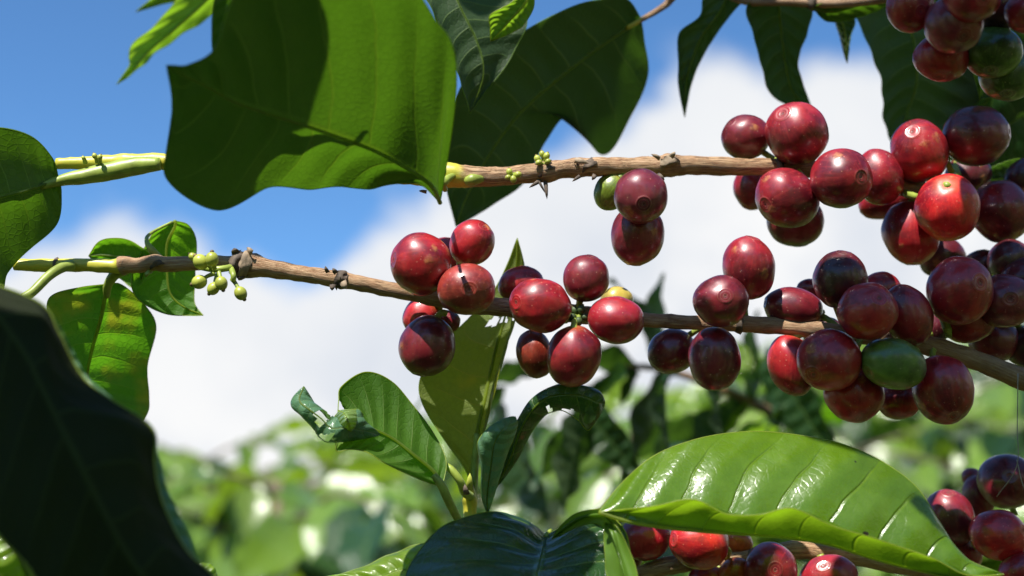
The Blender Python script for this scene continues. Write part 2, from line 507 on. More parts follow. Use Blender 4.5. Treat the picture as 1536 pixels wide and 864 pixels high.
# ------------------------------------------------------------------ leaves
def leaf(parent, st, mat, face='under', nu=64, nv=22, rib=.75, ribmat=None, marg=.13, margmat=None, holes=(), quilt=.7,
         mid=None, wav=.5, label=None, seed=0, off=None, bulge=1.6, nveins=9, lobes=1.0):
    """st: stations from base to tip; each a list of (px, py, mm) from one edge over the midrib to the other, or one point"""
    K = max(len(s) if isinstance(s, list) else 1 for s in st)
    if mid is None: mid = K // 2
    rows = []
    for s in st:
        if not isinstance(s, list): s = [s] * K
        rows.append([np.array(P(*q) + (off or Vector((0, 0, 0)))) for q in s])
    n = len(rows)
    cols = [[rows[i][k] for i in range(n)] for k in range(K)]
    vv = [-1 + k / mid if k <= mid else (k - mid) / (K - 1 - mid) for k in range(K)]
    V = np.zeros((nu + 1, nv + 1, 3))
    UVs = np.zeros((nu + 1, nv + 1, 2))
    for i in range(nu + 1):
        u = i / nu
        rp = [cr(cols[k], u * (n - 1)) for k in range(K)]
        for j in range(nv + 1):
            v = -1 + 2 * j / nv
            # across: straight from midrib to edge for 3 columns, smooth for more
            if K == 3:
                a = abs(v)
                e = rp[0] if v < 0 else rp[2]
                p = rp[1] * (1 - a) + e * a
            else:
                k = 0
                while k < K - 2 and v > vv[k + 1]: k += 1
                f = (v - vv[k]) / (vv[k + 1] - vv[k])
                p = cr(rp, k + f)
            V[i, j] = p
            UVs[i, j] = (u, v)
    # normals
    du = np.gradient(V, axis=0)
    dv = np.gradient(V, axis=1)
    N = np.cross(du, dv)
    ln = np.linalg.norm(N, axis=2, keepdims=True)
    N = N / np.maximum(ln, 1e-12)
    c = V.mean(axis=(0, 1))
    s = N.mean(axis=(0, 1)).dot(np.array(CAM) - c)
    flip = (s < 0) if face == 'top' else (s > 0)
    if flip: N = -N                                 # N points to the leaf's upper side
    U = UVs[..., 0]
    Vv = UVs[..., 1]
    A = np.abs(Vv)
    t = (U - .13 * A ** 1.4) * nveins + np.sign(Vv) * .17
    q = np.abs(np.modf(t + 100)[0] - .5) * 2            # 0 on the vein, 1 between
    env = np.sin(np.pi * np.clip(U, 0, 1)) ** .5
    size = min(1, max(.12, float(np.linalg.norm(V[nu // 2, 0] - V[nu // 2, nv])) / .05))
    disp = (np.sin(np.pi * .5 * q) - .5) * .00055 * quilt * size * np.sin(np.pi * np.clip(A, .0, 1)) ** .7 * env
    disp += np.sin(np.pi * A) * .001 * bulge * env
    disp += wav * .0012 * min(1, max(.12, float(np.linalg.norm(V[nu // 2, 0] - V[nu // 2, nv])) / .05)) * (A ** 2.5) * np.sin(U * (17 + seed * 1.3) + seed * 2.1 + Vv * 1.7) * env
    V = V + N * disp[..., None]
    W = nv + 1
    keep = np.ones((nu + 1, nv + 1), bool)
    for (hu, hv, ru, rv) in holes:
        ang = np.arctan2((Vv - hv) / rv, (U - hu) / ru)
        rr = np.sqrt(((U - hu) / ru) ** 2 + ((Vv - hv) / rv) ** 2)
        lim = 1 + .22 * np.sin(3 * ang + hu * 40) + .12 * np.sin(7 * ang + hv * 30)
        keep &= ~(rr < lim)
    verts = [Vector(V[i, j]) for i in range(nu + 1) for j in range(W)]
    faces = []
    for i in range(nu):
        for j in range(nv):
            if holes and not (keep[i, j] and keep[i + 1, j] and keep[i, j + 1] and keep[i + 1, j + 1]):
                continue
            a, b, cc_, d = i * W + j, i * W + j + 1, (i + 1) * W + j + 1, (i + 1) * W + j
            faces.append((a, d, cc_, b) if flip else (a, b, cc_, d)[::1])
    # winding so that the mesh normal follows N
    if faces:
        f0 = faces[len(faces) // 2]
        e1 = verts[f0[1]] - verts[f0[0]]
        e2 = verts[f0[2]] - verts[f0[0]]
        i0, j0 = divmod(f0[0], W)
        if e1.cross(e2).dot(Vector(N[i0, j0])) < 0:
            faces = [f[::-1] for f in faces]
    o = obj('leaf', verts, faces, mat, parent, uv=UVs.reshape(-1, 2))
    if label: o['label'] = label
    jm = nv // 2
    if rib:
        idx = list(range(0, nu + 1, 2))
        path = [Vector(V[i, jm]) - Vector(N[i, jm]) * .00012 for i in idx]
        rad = [.001 * rib * (1 - .8 * i / nu) for i in idx]
        rad = [r_ * .62 for r_ in rad]
        tube('midrib', path, rad, ribmat or M_RIBD, o, seg=8, sub=1)
    if marg:
        loop = [V[i, 0] for i in range(0, nu + 1)] + [V[nu - i, nv] for i in range(1, nu + 1)]
        path, last = [], None
        for p in loop:
            if last is None or np.linalg.norm(p - last) > 2e-4:
                path.append(Vector(p)); last = p
        tube('margin', path, [.001 * marg] * len(path), margmat or M_MARGD, o, seg=5, sub=1)
    return o


PROTO = {}


def proto_leaf(kind, mat, n=4, nu=18, nv=8):
    """unit leaf meshes: base at origin, along +X, upper side +Z"""
    key = (kind, mat.name)
    if key in PROTO: return PROTO[key]
    out = []
    for k in range(n):
        rnd = random.Random(k * 31 + len(kind))
        w = .19 + .05 * rnd.random()
        droop = .10 + .25 * rnd.random()
        fold = .12 + .25 * rnd.random()
        wa = .02 + .02 * rnd.random()
        tw = rnd.uniform(-.5, .5)
        V, U, FC = [], [], []
        for i in range(nu + 1):
            u = i / nu
            ww = w * (math.sin(math.pi * min(1, u * 1.02) ** .85) ** .72) * (1 - .12 * u) if 0 < u < 1 else 0
            if u > .86: ww *= 1 - .55 * ((u - .86) / .14)
            for j in range(nv + 1):
                v = -1 + 2 * j / nv
                y = v * ww
                z = -droop * u * u + abs(y) * fold + wa * (abs(v) ** 2) * math.sin(u * 19 + k * 2 + v * 1.5)
                z += .010 * math.sin(math.pi * abs(v)) * math.sin(u * 9 * 2 * math.pi)
                a = tw * u
                y, z = y * math.cos(a) - z * math.sin(a) * .4, z * math.cos(a) + y * math.sin(a)
                V.append((u, y, z)); U.append((u, v))
        W = nv + 1
        for i in range(nu):
            for j in range(nv):
                FC.append((i * W + j, (i + 1) * W + j, (i + 1) * W + j + 1, i * W + j + 1))
        me = bpy.data.meshes.new('leaf')
        me.from_pydata(V, [], FC)
        ul = me.uv_layers.new(name='UVMap')
        idx = np.empty(len(me.loops), dtype=np.int32)
        me.loops.foreach_get('vertex_index', idx)
        ul.data.foreach_set('uv', np.asarray(U, dtype=np.float32)[idx].ravel())
        me.polygons.foreach_set('use_smooth', [True] * len(me.polygons))
        me.materials.append(mat)
        me.update()
        out.append(me)
    PROTO[key] = out
    return out


def place_leaf(parent, base, tip, nrm, mat, k=0, kind='fine', wide=1.0, label=None):
    """a leaf from base to tip (world points), upper side towards nrm"""
    meshes = proto_leaf(kind, mat, nu=40 if kind == 'fine' else 14, nv=16 if kind == 'fine' else 6)
    ax = Vector(tip) - Vector(base)
    L = ax.length
    x = ax.normalized()
    z = (Vector(nrm) - x * x.dot(Vector(nrm))).normalized()
    y = z.cross(x)
    M = Matrix((x, y, z)).transposed().to_4x4()
    M = Matrix.Translation(Vector(base) - ORG[parent]) @ M @ Matrix.Diagonal((L, L * wide, L, 1))
    o = bpy.data.objects.new('leaf', meshes[k % len(meshes)])
    COL.objects.link(o)
    o.parent = parent
    o.matrix_local = M
    if label: o['label'] = label
    return o


def px_leaf(parent, bx, by, bd, tx, ty, td, mat, roll=0.0, k=0, wide=1.0, up=None):
    b, t = P(bx, by, bd), P(tx, ty, td)
    n = up if up is not None else SUN
    ax = (t - b).normalized()
    n = Matrix.Rotation(roll, 3, ax) @ n
    return place_leaf(parent, b, t, n, mat, k, 'fine', wide)


# ------------------------------------------------------------------ cherries
def mm(px, d):
    return px / F * d / 1000


def add_cherry(x, y, a, b, ang, c, col, d, label, group, hub=None, stalk=True, name='coffee_cherry', cal=1.0):
    """ellipse half axes a, b (px), major axis direction ang (deg), calyx direction c (right, up, to lens)"""
    ctr = P(x, y, d)
    A, B = mm(a, d), mm(b, d)
    C = camvec(*c).normalized()
    T1 = C.orthogonal().normalized()
    T2 = C.cross(T1)
    axis = camvec(math.cos(R(ang)), math.sin(R(ang)), 0)
    # the hidden third axis is about the mean of the two
    def E(v):
        along = axis * v.dot(axis)
        rest = v - along
        return along * A + rest * B
    NR, NS = 44, 40
    rnd = random.Random(int(x * 13 + y * 7))
    sh = Vector((rnd.random(), rnd.random(), rnd.random())) * 50

    def prof(th):
        """distance from the centre at polar angle th from the calyx"""
        r = 1.0
        r -= .035 * math.exp(-(th / .17) ** 2)                   # shallow dip at the blossom end
        r += .017 * math.exp(-((th - .25) / .035) ** 2) * cal    # circular ridge
        r += .010 * math.exp(-((th - .13) / .03) ** 2) * cal
        r -= .05 * math.exp(-((math.pi - th) / .22) ** 2)
        r += .012 * math.cos(2 * th)
        return r
    V, pole, ring = [], [], []
    ths = [0] + [i * .03 for i in range(1, 13)]
    while ths[-1] < math.pi - .12: ths.append(ths[-1] + .095)
    ths.append(math.pi)
    for th in ths:
        for k in range(NS):
            ph = 2 * math.pi * k / NS
            v = C * math.cos(th) + (T1 * math.cos(ph) + T2 * math.sin(ph)) * math.sin(th)
            r = prof(th) + .050 * noise.noise(v * 1.4 + sh) + .012 * noise.noise(v * 4 + sh)
            V.append(ctr + E(v) * r)
            pole.append(th / math.pi)
            ring.append((math.cos(ph), math.sin(ph), th * .15))
    n = len(ths)
    FC = []
    for i in range(n - 1):
        for k in range(NS):
            k2 = (k + 1) % NS
            FC.append((i * NS + k, (i + 1) * NS + k, (i + 1) * NS + k2, i * NS + k2))
    o = obj(name, V, FC, M_CHERRY, None, attr={'pole': pole}, org=ctr)
    at = o.data.attributes.new('ring', 'FLOAT_VECTOR', 'POINT')
    at.data.foreach_set('vector', np.asarray(ring, dtype=np.float32).ravel())
    # merge poles is unnecessary: the rings close to a point
    jit = 1 + rnd.uniform(-.12, .12)
    o.color = (*[ch * jit for ch in col], 1)
    tag(o, label, 'coffee cherry', group)
    # calyx: a small corky disc with a raised rim and a central pit
    Vc, Fc = [], []
    pr_ = [(.012, .955), (.03, .963), (.045, .982), (.06, .992), (.08, .992), (.10, .983), (.115, .978), (.14, .984), (.165, .975)]
    for th, r in pr_:
        for k in range(20):
            ph = 2 * math.pi * k / 20
            w = 1 + .10 * math.sin(5 * ph) + .06 * math.sin(3 * ph + 1)
            v = C * math.cos(th) + (T1 * math.cos(ph) + T2 * math.sin(ph)) * math.sin(th * w)
            Vc.append(ctr + E(v) * (r - .002 + .050 * noise.noise(v * 1.4 + sh) + .012 * noise.noise(v * 4 + sh) + .010 * noise.noise(v * 30 + sh)))
    for i in range(len(pr_) - 1):
        for k in range(20):
            k2 = (k + 1) % 20
            Fc.append((i * 20 + k, (i + 1) * 20 + k, (i + 1) * 20 + k2, i * 20 + k2))
    Fc.append(tuple(range(20)))
    cx = obj('calyx', Vc, Fc, M_CALYX, o)
    cx.color = (*[min(1, ch * 1.1 + .008) for ch in col], 1)
    if stalk and hub is not None:
        h = P(*hub)
        s = ctr - E(C) * .93
        if (h - s).length > .009: h = s + (h - s).normalized() * .009
        m_ = (s + h) / 2 - (C) * .001
        tube('stalk', [s + E(C) * .05, s, m_, h], [.0012, .0009, .0008, .0009], M_STALK, o, seg=8, sub=3)
    return o


BR = (.56, .013, .017)      # bright red
RD = (.36, .011, .018)      # red
WN = (.29, .012, .022)      # wine
PU = (.19, .012, .022)     # purple
DK = (.09, .008, .015)     # near-black purple
OR = (.42, .08, .015)      # orange
GN = (.10, .17, .025)       # green
LG = (.28, .40, .03)        # lime
YL = (.40, .30, .05)        # yellow

G1 = 'coffee cherries in the left cluster on the middle branch'
G2 = 'coffee cherries in the centre cluster on the middle branch'
G3 = 'coffee cherries hanging under the upper branch at its middle'
G4 = 'coffee cherries in the four fruit group right of centre'
G5 = 'coffee cherries crowded on the right half of the upper branch'
G6 = 'coffee cherries in the shaded cluster on the middle branch'
G7 = 'coffee cherries in the dim top right cluster'
G8 = 'coffee cherries under the big glossy leaf'
G9 = 'coffee cherries at the lower right edge'
CH = [
 # left cluster
 (632, 396, 48, 46, 90, (-.86, .12, .42), RD, 346, 'large red cherry at the upper left of the left cluster, beak scar facing left', G1, (665, 440, 356)),
 (708, 364, 36, 34, 60, (.5, .62, .5), RD, 352, 'round red cherry at the top right of the left cluster, brown scar on top', G1, (690, 440, 356)),
 (668, 384, 32, 28, 0, (.1, .9, -.3), WN, 368, 'hidden cherry showing as a dark sliver between the two upper red ones', G1, (670, 440, 358)),
 (700, 434, 44, 40, 0, (.12, .02, .99), (.30, .035, .025), 341, 'brown purple cherry facing the viewer with a ringed navel and russet streaks', G1, (690, 460, 356)),
 (632, 474, 31, 27, 60, (-.6, -.4, -.3), RD, 364, 'small bright red cherry half hidden below the branch in the left cluster', G1, (665, 445, 358)),
 (671, 482, 20, 17, 0, (.6, -.7, -.2), PU, 365, 'tiny dark cherry wedged behind the lowest fruit of the left cluster', G1, (670, 450, 358)),
 (641, 519, 46, 43, 80, (-.25, -.9, .3), PU, 352, 'dark purple cherry hanging lowest in the left cluster, red flush on its left', G1, (669, 470, 356)),
 # centre cluster
 (781, 427, 35, 27, 10, (.1, .8, -.2), RD, 366, 'pinkish red cherry behind, at the top left of the centre cluster', G2, (800, 460, 358)),
 (810, 458, 47, 41, -12, (-.80, .10, .58), RD, 345, 'big red oval cherry at the left of the centre cluster, open red tip facing left', G2, (865, 470, 356)),
 (879, 418, 36, 35, 70, (.25, .93, .25), PU, 352, 'round plum coloured cherry standing on top of the centre cluster', G2, (868, 470, 356)),
 (925, 452, 25, 23, 0, (.5, .85, -.2), YL, 366, 'yellow unripe cherry peeking out at the back of the centre cluster', G2, (880, 475, 358)),
 (924, 480, 42, 36, -12, (.93, .05, .2), WN, 349, 'wine red oval cherry at the right of the centre cluster with tan specks', G2, (868, 475, 356)),
 (802, 531, 37, 28, 105, (-.2, -.95, .1), (.26, .03, .015), 360, 'narrow orange brown cherry at the lower left of the centre cluster', G2, (850, 480, 357)),
 (861, 534, 47, 42, 75, (.05, -.93, -.2), WN, 346, 'large wine red cherry hanging lowest in the centre cluster, half shadowed', G2, (866, 478, 356)),
 # pair under the upper branch
 (917, 287, 30, 26, 60, (-.4, -.6, -.4), LG, 362, 'lime green cherry tucked behind the plum pair under the upper branch', G3, (960, 262, 364)),
 (961, 294, 42, 41, 90, (.02, -.33, .94), (.16, .018, .03), 345, 'plum cherry facing the viewer with a ringed navel, upper of the hanging pair', G3, (985, 258, 360)),
 (956, 353, 46, 41, 80, (-.1, -.95, .0), (.22, .016, .026), 354, 'oval plum cherry hanging directly beneath the plum one with the navel', G3, (985, 262, 362)),
 # four cherries right of centre
 (1123, 402, 48, 40, 100, (.15, .92, .2), WN, 356, 'red oval cherry standing tallest in the group of four right of centre', G4, (1120, 482, 360)),
 (1082, 452, 42, 40, 0, (.0, .22, .97), PU, 344, 'dark cherry with a bright ringed navel in front of the middle branch', G4, (1100, 482, 358)),
 (1008, 527, 37, 34, 20, (-.7, -.7, .2), PU, 362, 'dim cherry at the lower left of the group of four, light strip on top', G4, (1060, 490, 360)),
 (1072, 538, 48, 40, 95, (-.05, -.97, .2), PU, 349, 'dark pear shaped cherry hanging below the one with the bright navel', G4, (1080, 488, 358)),
 # upper branch, right
 (1119, 206, 37.1, 34.0, 10, (-.7, .6, .35), PU, 376, 'plum cherry above the upper branch with a dented scar, leftmost of its cluster', G5, (1175, 245, 372)),
 (1195, 200, 48.4, 47.4, 90, (-.56, .55, .60), WN, 366, 'large rosy cherry topmost in the upper branch cluster, navel at its upper left', G5, (1190, 245, 370)),
 (1128, 282, 33.0, 27.8, 100, (-.3, -.9, -.2), WN, 388, 'cherry half hidden below the upper branch, behind the shadow streaked one', G5, (1175, 252, 374)),
 (1180, 297, 49.4, 44.3, -35, (-.78, -.30, .52), WN, 363, 'cherry crossed by a slanting shadow, navel facing lower left, under the upper branch', G5, (1195, 255, 368)),
 (1193, 331, 43.3, 39.1, 0, (.2, -.95, -.2), PU, 380, 'dark cherry hanging lowest at the left end of the upper branch cluster', G5, (1195, 262, 374)),
 (1262, 268, 46.4, 45.3, 0, (.46, -.02, .88), WN, 356, 'round cherry with a wide double ringed navel at the centre of the upper cluster', G5, (1240, 255, 368)),
 (1318, 266, 43.3, 36.1, 100, (.85, -.3, .1), WN, 372, 'red cherry peeking out right of the double ringed navel cherry', G5, (1300, 262, 372)),
 (1330, 302, 43.3, 26.8, 12, (-.7, -.6, -.2), RD, 390, 'red cherry lying hidden beneath two others beside a pale green stalk', G5, (1375, 295, 378)),
 (1379, 227, 48.4, 43.3, 110, (-.42, .55, .70), RD, 372, 'bright red cherry with an orange navel at its upper left, beside a dark one', G5, (1375, 272, 374)),
 (1464, 204, 48.4, 46.4, 0, (.85, .1, .4), PU, 374, 'dark plum cherry in shade at the upper right, bluish glint on top', G5, (1430, 265, 376)),
 (1421, 312, 50.5, 48.4, 90, (.2, -.6, -.6), BR, 364, 'brightest scarlet cherry with one sharp highlight, right of centre of its cluster', G5, (1385, 295, 374)),
 (1366, 350, 48.4, 42.2, 110, (.0, -.95, .2), RD, 376, 'cherry below the scarlet one with a shadow wedge over its upper left', G5, (1385, 300, 376)),
 (1501, 317, 47.4, 44.3, 100, (.6, -.5, .4), WN, 380, 'deep red cherry in half shade directly right of the scarlet one', G5, (1480, 290, 380)),
 (1413, 387, 36.1, 30.9, 0, (.1, -.95, .0), DK, 392, 'blackish cherry hanging behind, below the scarlet one', G5, (1400, 320, 380)),
 (1534, 268, 33.0, 26.8, 60, (.6, .5, .3), DK, 392, 'dark cherry cut by the right edge above the deep red one', G5, (1500, 290, 382)),
 # shaded cluster
 (1260, 420, 43.5, 41.3, 100, (.1, .9, .2), DK, 352, 'blackish cherry topmost in the shaded cluster with a thin red lit slice', G6, (1275, 497, 354)),
 (1190, 463, 44.5, 32.9, -10, (-.85, .2, .1), PU, 360, 'dark cherry resting behind the branch at the left end of the shaded cluster', G6, (1260, 495, 356)),
 (1322, 433, 29.7, 25.4, 0, (.2, .9, -.2), RD, 366, 'sunlit pink cherry peeping out between dark ones atop the shaded cluster', G6, (1320, 490, 358)),
 (1302, 467, 45.6, 43.5, 0, (.15, .45, .86), RD, 338, 'round dark red cherry facing the viewer at the heart of the shaded cluster', G6, (1310, 505, 352)),
 (1361, 473, 47.7, 37.1, 115, (-.1, -.85, .45), RD, 347, 'cherry with a glowing red rim along its right side and a curled scar below', G6, (1360, 515, 352)),
 (1439, 436, 53.0, 48.8, 80, (.3, .2, .8), RD, 350, 'large dark cherry with a red lit patch at its left, right of the glowing rim', G6, (1425, 515, 354)),
 (1455, 482, 42.4, 30.7, 20, (.5, -.7, .1), WN, 360, 'cherry lying beneath the large dark one with a red lit patch', G6, (1420, 515, 356)),
 (1187, 548, 46.6, 35.0, 110, (-.2, -.95, .1), RD, 356, 'red edged cherry hanging at the lower left end of the shaded cluster', G6, (1230, 500, 356)),
 (1244, 540, 49.8, 47.7, 0, (-.62, -.42, .65), RD, 342, 'rusty red cherry with a brown navel low at its left, in the shaded cluster', G6, (1275, 505, 352)),
 (1340, 546, 49.8, 39.2, -18, (-.8, -.3, .3), GN, 340, 'green unripe cherry in the middle of the shaded cluster', G6, (1360, 515, 352)),
 (1281, 591, 44.5, 42.4, 0, (.0, -.95, .2), RD, 350, 'dull red cherry hanging lowest at the middle of the shaded cluster', G6, (1290, 510, 354)),
 (1350, 600, 35.0, 28.6, 10, (.0, -.95, .0), RD, 362, 'small dim cherry behind, just below the green one', G6, (1350, 520, 356)),
 (1415, 584, 51.9, 45.6, 100, (.12, -.72, .65), RD, 346, 'cherry with a curved red lit band, at the lower right of the green one', G6, (1400, 525, 354)),
 (1491, 511, 38.2, 32.9, 0, (.3, -.9, .1), PU, 372, 'dark cherry hanging behind the branch near the right edge', G6, (1460, 480, 366)),
 (1515, 392, 33.9, 33.9, 0, (.3, .5, .6), DK, 372, 'blackish cherry near the right edge, right above the large dim one', G6, (1500, 440, 372)),
 (1506, 452, 44.5, 41.3, 0, (-.1, .1, .97), PU, 356, 'dark brown red cherry facing the viewer close to the right edge', G6, (1480, 500, 360)),
 (1545, 420, 36.0, 42.4, 90, (.4, -.2, .7), DK, 366, 'blackish cherry cut by the right edge at mid height', G6, (1500, 480, 366)),
 (1540, 520, 31.8, 33.9, 90, (.2, -.9, .2), DK, 372, 'blackish cherry cut by the right edge just above the branch', G6, (1500, 480, 366)),
 (1216, 436, 22, 18, 0, (-.3, .9, .1), RD, 374, 'tiny red cherry behind, wedged between the two blackish ones atop the shaded cluster', G6, (1240, 480, 360)),
 (1474, 400, 30, 26, 0, (.2, .8, .1), DK, 384, 'small blackish cherry tucked behind the large one with the red lit patch', G6, (1470, 440, 372)),
 (1392, 498, 34, 28, 60, (.1, -.4, .3), DK, 368, 'blackish cherry deep in the middle of the shaded cluster behind the branch', G6, (1400, 515, 360)),
 (1235, 500, 30, 24, 20, (-.3, .4, .1), DK, 368, 'blackish cherry deep behind the branch at the left of the shaded cluster', G6, (1260, 500, 360)),
 (1452, 262, 36, 30, 20, (.3, -.5, .1), DK, 392, 'blackish cherry behind, between the scarlet and the dark plum ones', G5, (1440, 290, 380)),
 # top right cluster
 (1365, 11, 39.1, 35.0, 90, (.2, -.3, .85), RD, 330, 'dim red cherry leftmost in the top right cluster', G7, (1440, 0, 338)),
 (1430, 37, 44.3, 43.3, 0, (.1, -.5, .8), PU, 322, 'dark cherry with a pale rim, second from left in the top right cluster', G7, (1450, 0, 338)),
 (1458, -6, 43.3, 41.2, 0, (.1, -.3, .9), WN, 316, 'cherry cut by the top edge with a pale rim at its left', G7, (1460, -40, 336)),
 (1412, 87, 42.2, 35.0, -10, (-.2, -.8, .4), RD, 334, 'dim red cherry hanging lowest in the top right cluster', G7, (1450, 30, 340)),
 (1489, 78, 45.3, 39.1, 10, (-.2, -.7, .5), GN, 334, 'upper of two dark green unripe cherries in the top right corner', G7, (1480, 20, 340)),
 (1514, 112, 45.3, 39.1, 10, (-.2, -.7, .5), GN, 340, 'lower of two dark green unripe cherries in the top right corner', G7, (1500, 40, 344)),
 (1548, 18, 33.0, 41.2, 90, (-.1, -.5, .8), WN, 320, 'dark cherry cut by the right edge in the top right corner', G7, (1520, -30, 336)),
 (1498, 12, 35.0, 37.1, 90, (.1, .3, .7), DK, 334, 'blackish cherry at the back of the top right cluster, against the top edge', G7, (1500, -40, 340)),
 # bottom centre, under the big leaf
 (968, 806, 40, 34, 0, (-.2, -.8, .4), RD, 366, 'red cherry in the shade of the big glossy leaf, leftmost one', G8, (1010, 845, 368)),
 (943, 832, 26, 22, 90, (-.5, -.8, .2), WN, 372, 'small wine red cherry squeezed beside the rim of the dark lower leaf', G8, (990, 850, 368)),
 (1049, 814, 45, 40, -15, (-.88, .15, .35), BR, 356, 'scarlet cherry with a ringed tip at its left, under the big glossy leaf', G8, (1090, 835, 366)),
 (1107, 812, 24, 18, -30, (.2, .7, .2), OR, 372, 'small orange red cherry right of the scarlet one under the leaf', G8, (1100, 840, 368)),
 (1100, 858, 26, 20, 40, (-.6, .5, .5), OR, 362, 'orange ripening cherry at the bottom edge below the scarlet one', G8, (1110, 845, 366)),
 (1156, 856, 44, 40, 90, (.0, .2, .95), WN, 358, 'wine red cherry cut by the bottom edge, right of the orange one', G8, (1140, 835, 366)),
 (1243, 866, 44, 34, 10, (-.3, .6, .6), WN, 360, 'dark cherry with a red lit top cut by the bottom edge', G8, (1230, 832, 366)),
 (1062, 868, 30, 20, 0, (-.2, .5, .5), RD, 364, 'red cherry barely rising over the bottom edge left of the orange one', G8, (1080, 848, 366)),
 # lower right
 (1425, 777, 44, 37, 115, (-.1, .9, .3), PU, 378, 'dark cherry emerging from behind the tip of the big glossy leaf', G9, (1470, 820, 392)),
 (1467, 748, 34, 24, 100, (-.4, .8, .1), PU, 396, 'plum cherry squeezed between two darker ones at the lower right', G9, (1490, 800, 398)),
 (1458, 716, 16, 14, 0, (-.4, .8, .1), PU, 402, 'tiny plum cherry highest at the back of the lower right group', G9, (1490, 760, 398)),
 (1510, 722, 44, 42, 0, (-.2, .3, .9), PU, 384, 'large dark cherry crossed by silk threads at the lower right', G9, (1530, 790, 392)),
 (1498, 802, 44, 38, -20, (.68, .28, .62), BR, 366, 'half sunlit scarlet cherry with an orange ringed navel at the lower right', G9, (1480, 840, 384)),
 (1440, 826, 38, 30, 130, (-.3, -.8, .2), WN, 382, 'dark red cherry in shadow behind the leaf tip, below the emerging one', G9, (1480, 840, 390)),
 (1528, 856, 32, 26, 30, (.2, .6, .6), BR, 362, 'scarlet cherry in the bottom right corner', G9, (1500, 850, 384)),
]
for r_ in CH:
    add_cherry(*r_)

# ------------------------------------------------------------------ UPPER BRANCH
BA = thing('coffee_branch', P(1600, 330, 384), 'upper brown coffee branch running across the picture from the left leaf to the right cluster', 'branch',
           'fruiting coffee branches')


def px_tube(name, pts, mat, parent, seg=12, rough=0.0, sub=6, tint=None, nfreq=300.0):
    path = [P(x, y, d) for x, y, d, r in pts]
    rad = [mm(r, d) for x, y, d, r in pts]
    return tube(name, path, rad, mat, parent, seg, rough, sub, tint, nfreq)


px_tube('stem', [(85, 246, 352, 8), (130, 244, 352, 10), (180, 243, 352, 12), (215, 244, 352, 13), (245, 243, 352, 13), (330, 250, 352, 12),
                 (450, 257, 353, 12), (560, 262, 354, 12), (640, 264, 355, 14), (665, 263, 355, 19), (690, 264, 355, 18),
                 (720, 265, 356, 15), (760, 264, 357, 14), (800, 260, 358, 14), (818, 257, 358, 17), (840, 254, 359, 14),
                 (870, 251, 360, 15), (890, 250, 360, 14.5), (950, 250, 362, 14), (990, 249, 363, 16), (1005, 248, 364, 18),
                 (1030, 248, 365, 15), (1100, 250, 367, 13.5), (1170, 251, 370, 13), (1260, 258, 373, 13), (1350, 280, 376, 14),
                 (1430, 296, 380, 15), (1500, 310, 383, 15), (1620, 335, 388, 16), (2000, 440, 400, 19), (2500, 620, 420, 23)], M_BARK, BA, 16, .16, 8,
        [0, 0, 0, .1, .15, .3, .5, .6, .45, .18, .28, .48, .85, 1, 1.15, 1, 1.05, 1, 1, 1.1, 1.3, 1.05, 1, 1, 1.1, 1.3, 1.4, 1.5, 1.6, 1.7, 1.8])
px_tube('petiole', [(240, 246, 349, 10), (205, 249, 349, 14), (165, 257, 348, 14), (125, 265, 347, 12), (95, 270, 346, 9), (60, 280, 345, 5)], M_STALK, BA, 10, .05)


def scale_leaf(parent, x, y, d, dx, dy, w, mat=None, name='stipule', curl=.3):
    """dry pointed scale standing off a node"""
    mat = mat or M_SCALE
    b = P(x, y, d)
    t = P(x + dx, y + dy, d - 3 * curl)
    ax = t - b
    sd_ = ax.cross(FW).normalized() * mm(w, d)
    V, FC = [], []
    for s in (0, 1):
        for i in range(5):
            u = i / 4
            wd = (1 - u) ** .7 * (.8 + .5 * u)
            c_ = b + ax * u - FW * (.0012 * math.sin(u * 3) * curl * 3) + FW * (.0003 * s)
            for k in (-1, 0, 1):
                V.append(c_ + sd_ * wd * k - FW * (.0005 if k == 0 else 0) * (1 - u))
    for s in (0, 15):
        for i in range(4):
            for k in range(2):
                a = s + i * 3 + k
                f = (a, a + 1, a + 4, a + 3)
                FC.append(f if s == 0 else f[::-1])
    for i in range(4):
        FC.append((i * 3, i * 3 + 3, i * 3 + 18, i * 3 + 15))
        FC.append((i * 3 + 2, i * 3 + 17, i * 3 + 20, i * 3 + 5))
    return obj(name, V, FC, mat, parent)


def collar(parent, x, y, d, r, ang, wid=6, mat=None, name='node', seed=0):
    """rough ring of torn bark round the stem at a node"""
    V, FC = [], []
    ax = camvec(math.cos(R(ang)), math.sin(R(ang)), 0)
    a = ax.cross(FW).normalized()
    b = FW
    prof_ = [(-1.2, .92), (-.8, 1.05), (-.2, 1.22), (.3, 1.30), (.55, 1.12), (.9, .92)]
    n = 22
    for s, rr in prof_:
        for k in range(n):
            ph = 2 * math.pi * k / n
            j = noise.noise(Vector((math.cos(ph) * 2 + seed, math.sin(ph) * 2, s * 2 + seed)))
            q = P(x, y, d) + ax * mm(s * wid + j * wid * .7, d) + (a * math.cos(ph) + b * math.sin(ph)) * mm(r * (rr + .28 * j), d)
            V.append(q)
    for i in range(len(prof_) - 1):
        for k in range(n):
            k2 = (k + 1) % n
            FC.append((i * n + k, i * n + k2, (i + 1) * n + k2, (i + 1) * n + k))
    return obj(name, V, FC, mat or M_SCALE, parent)


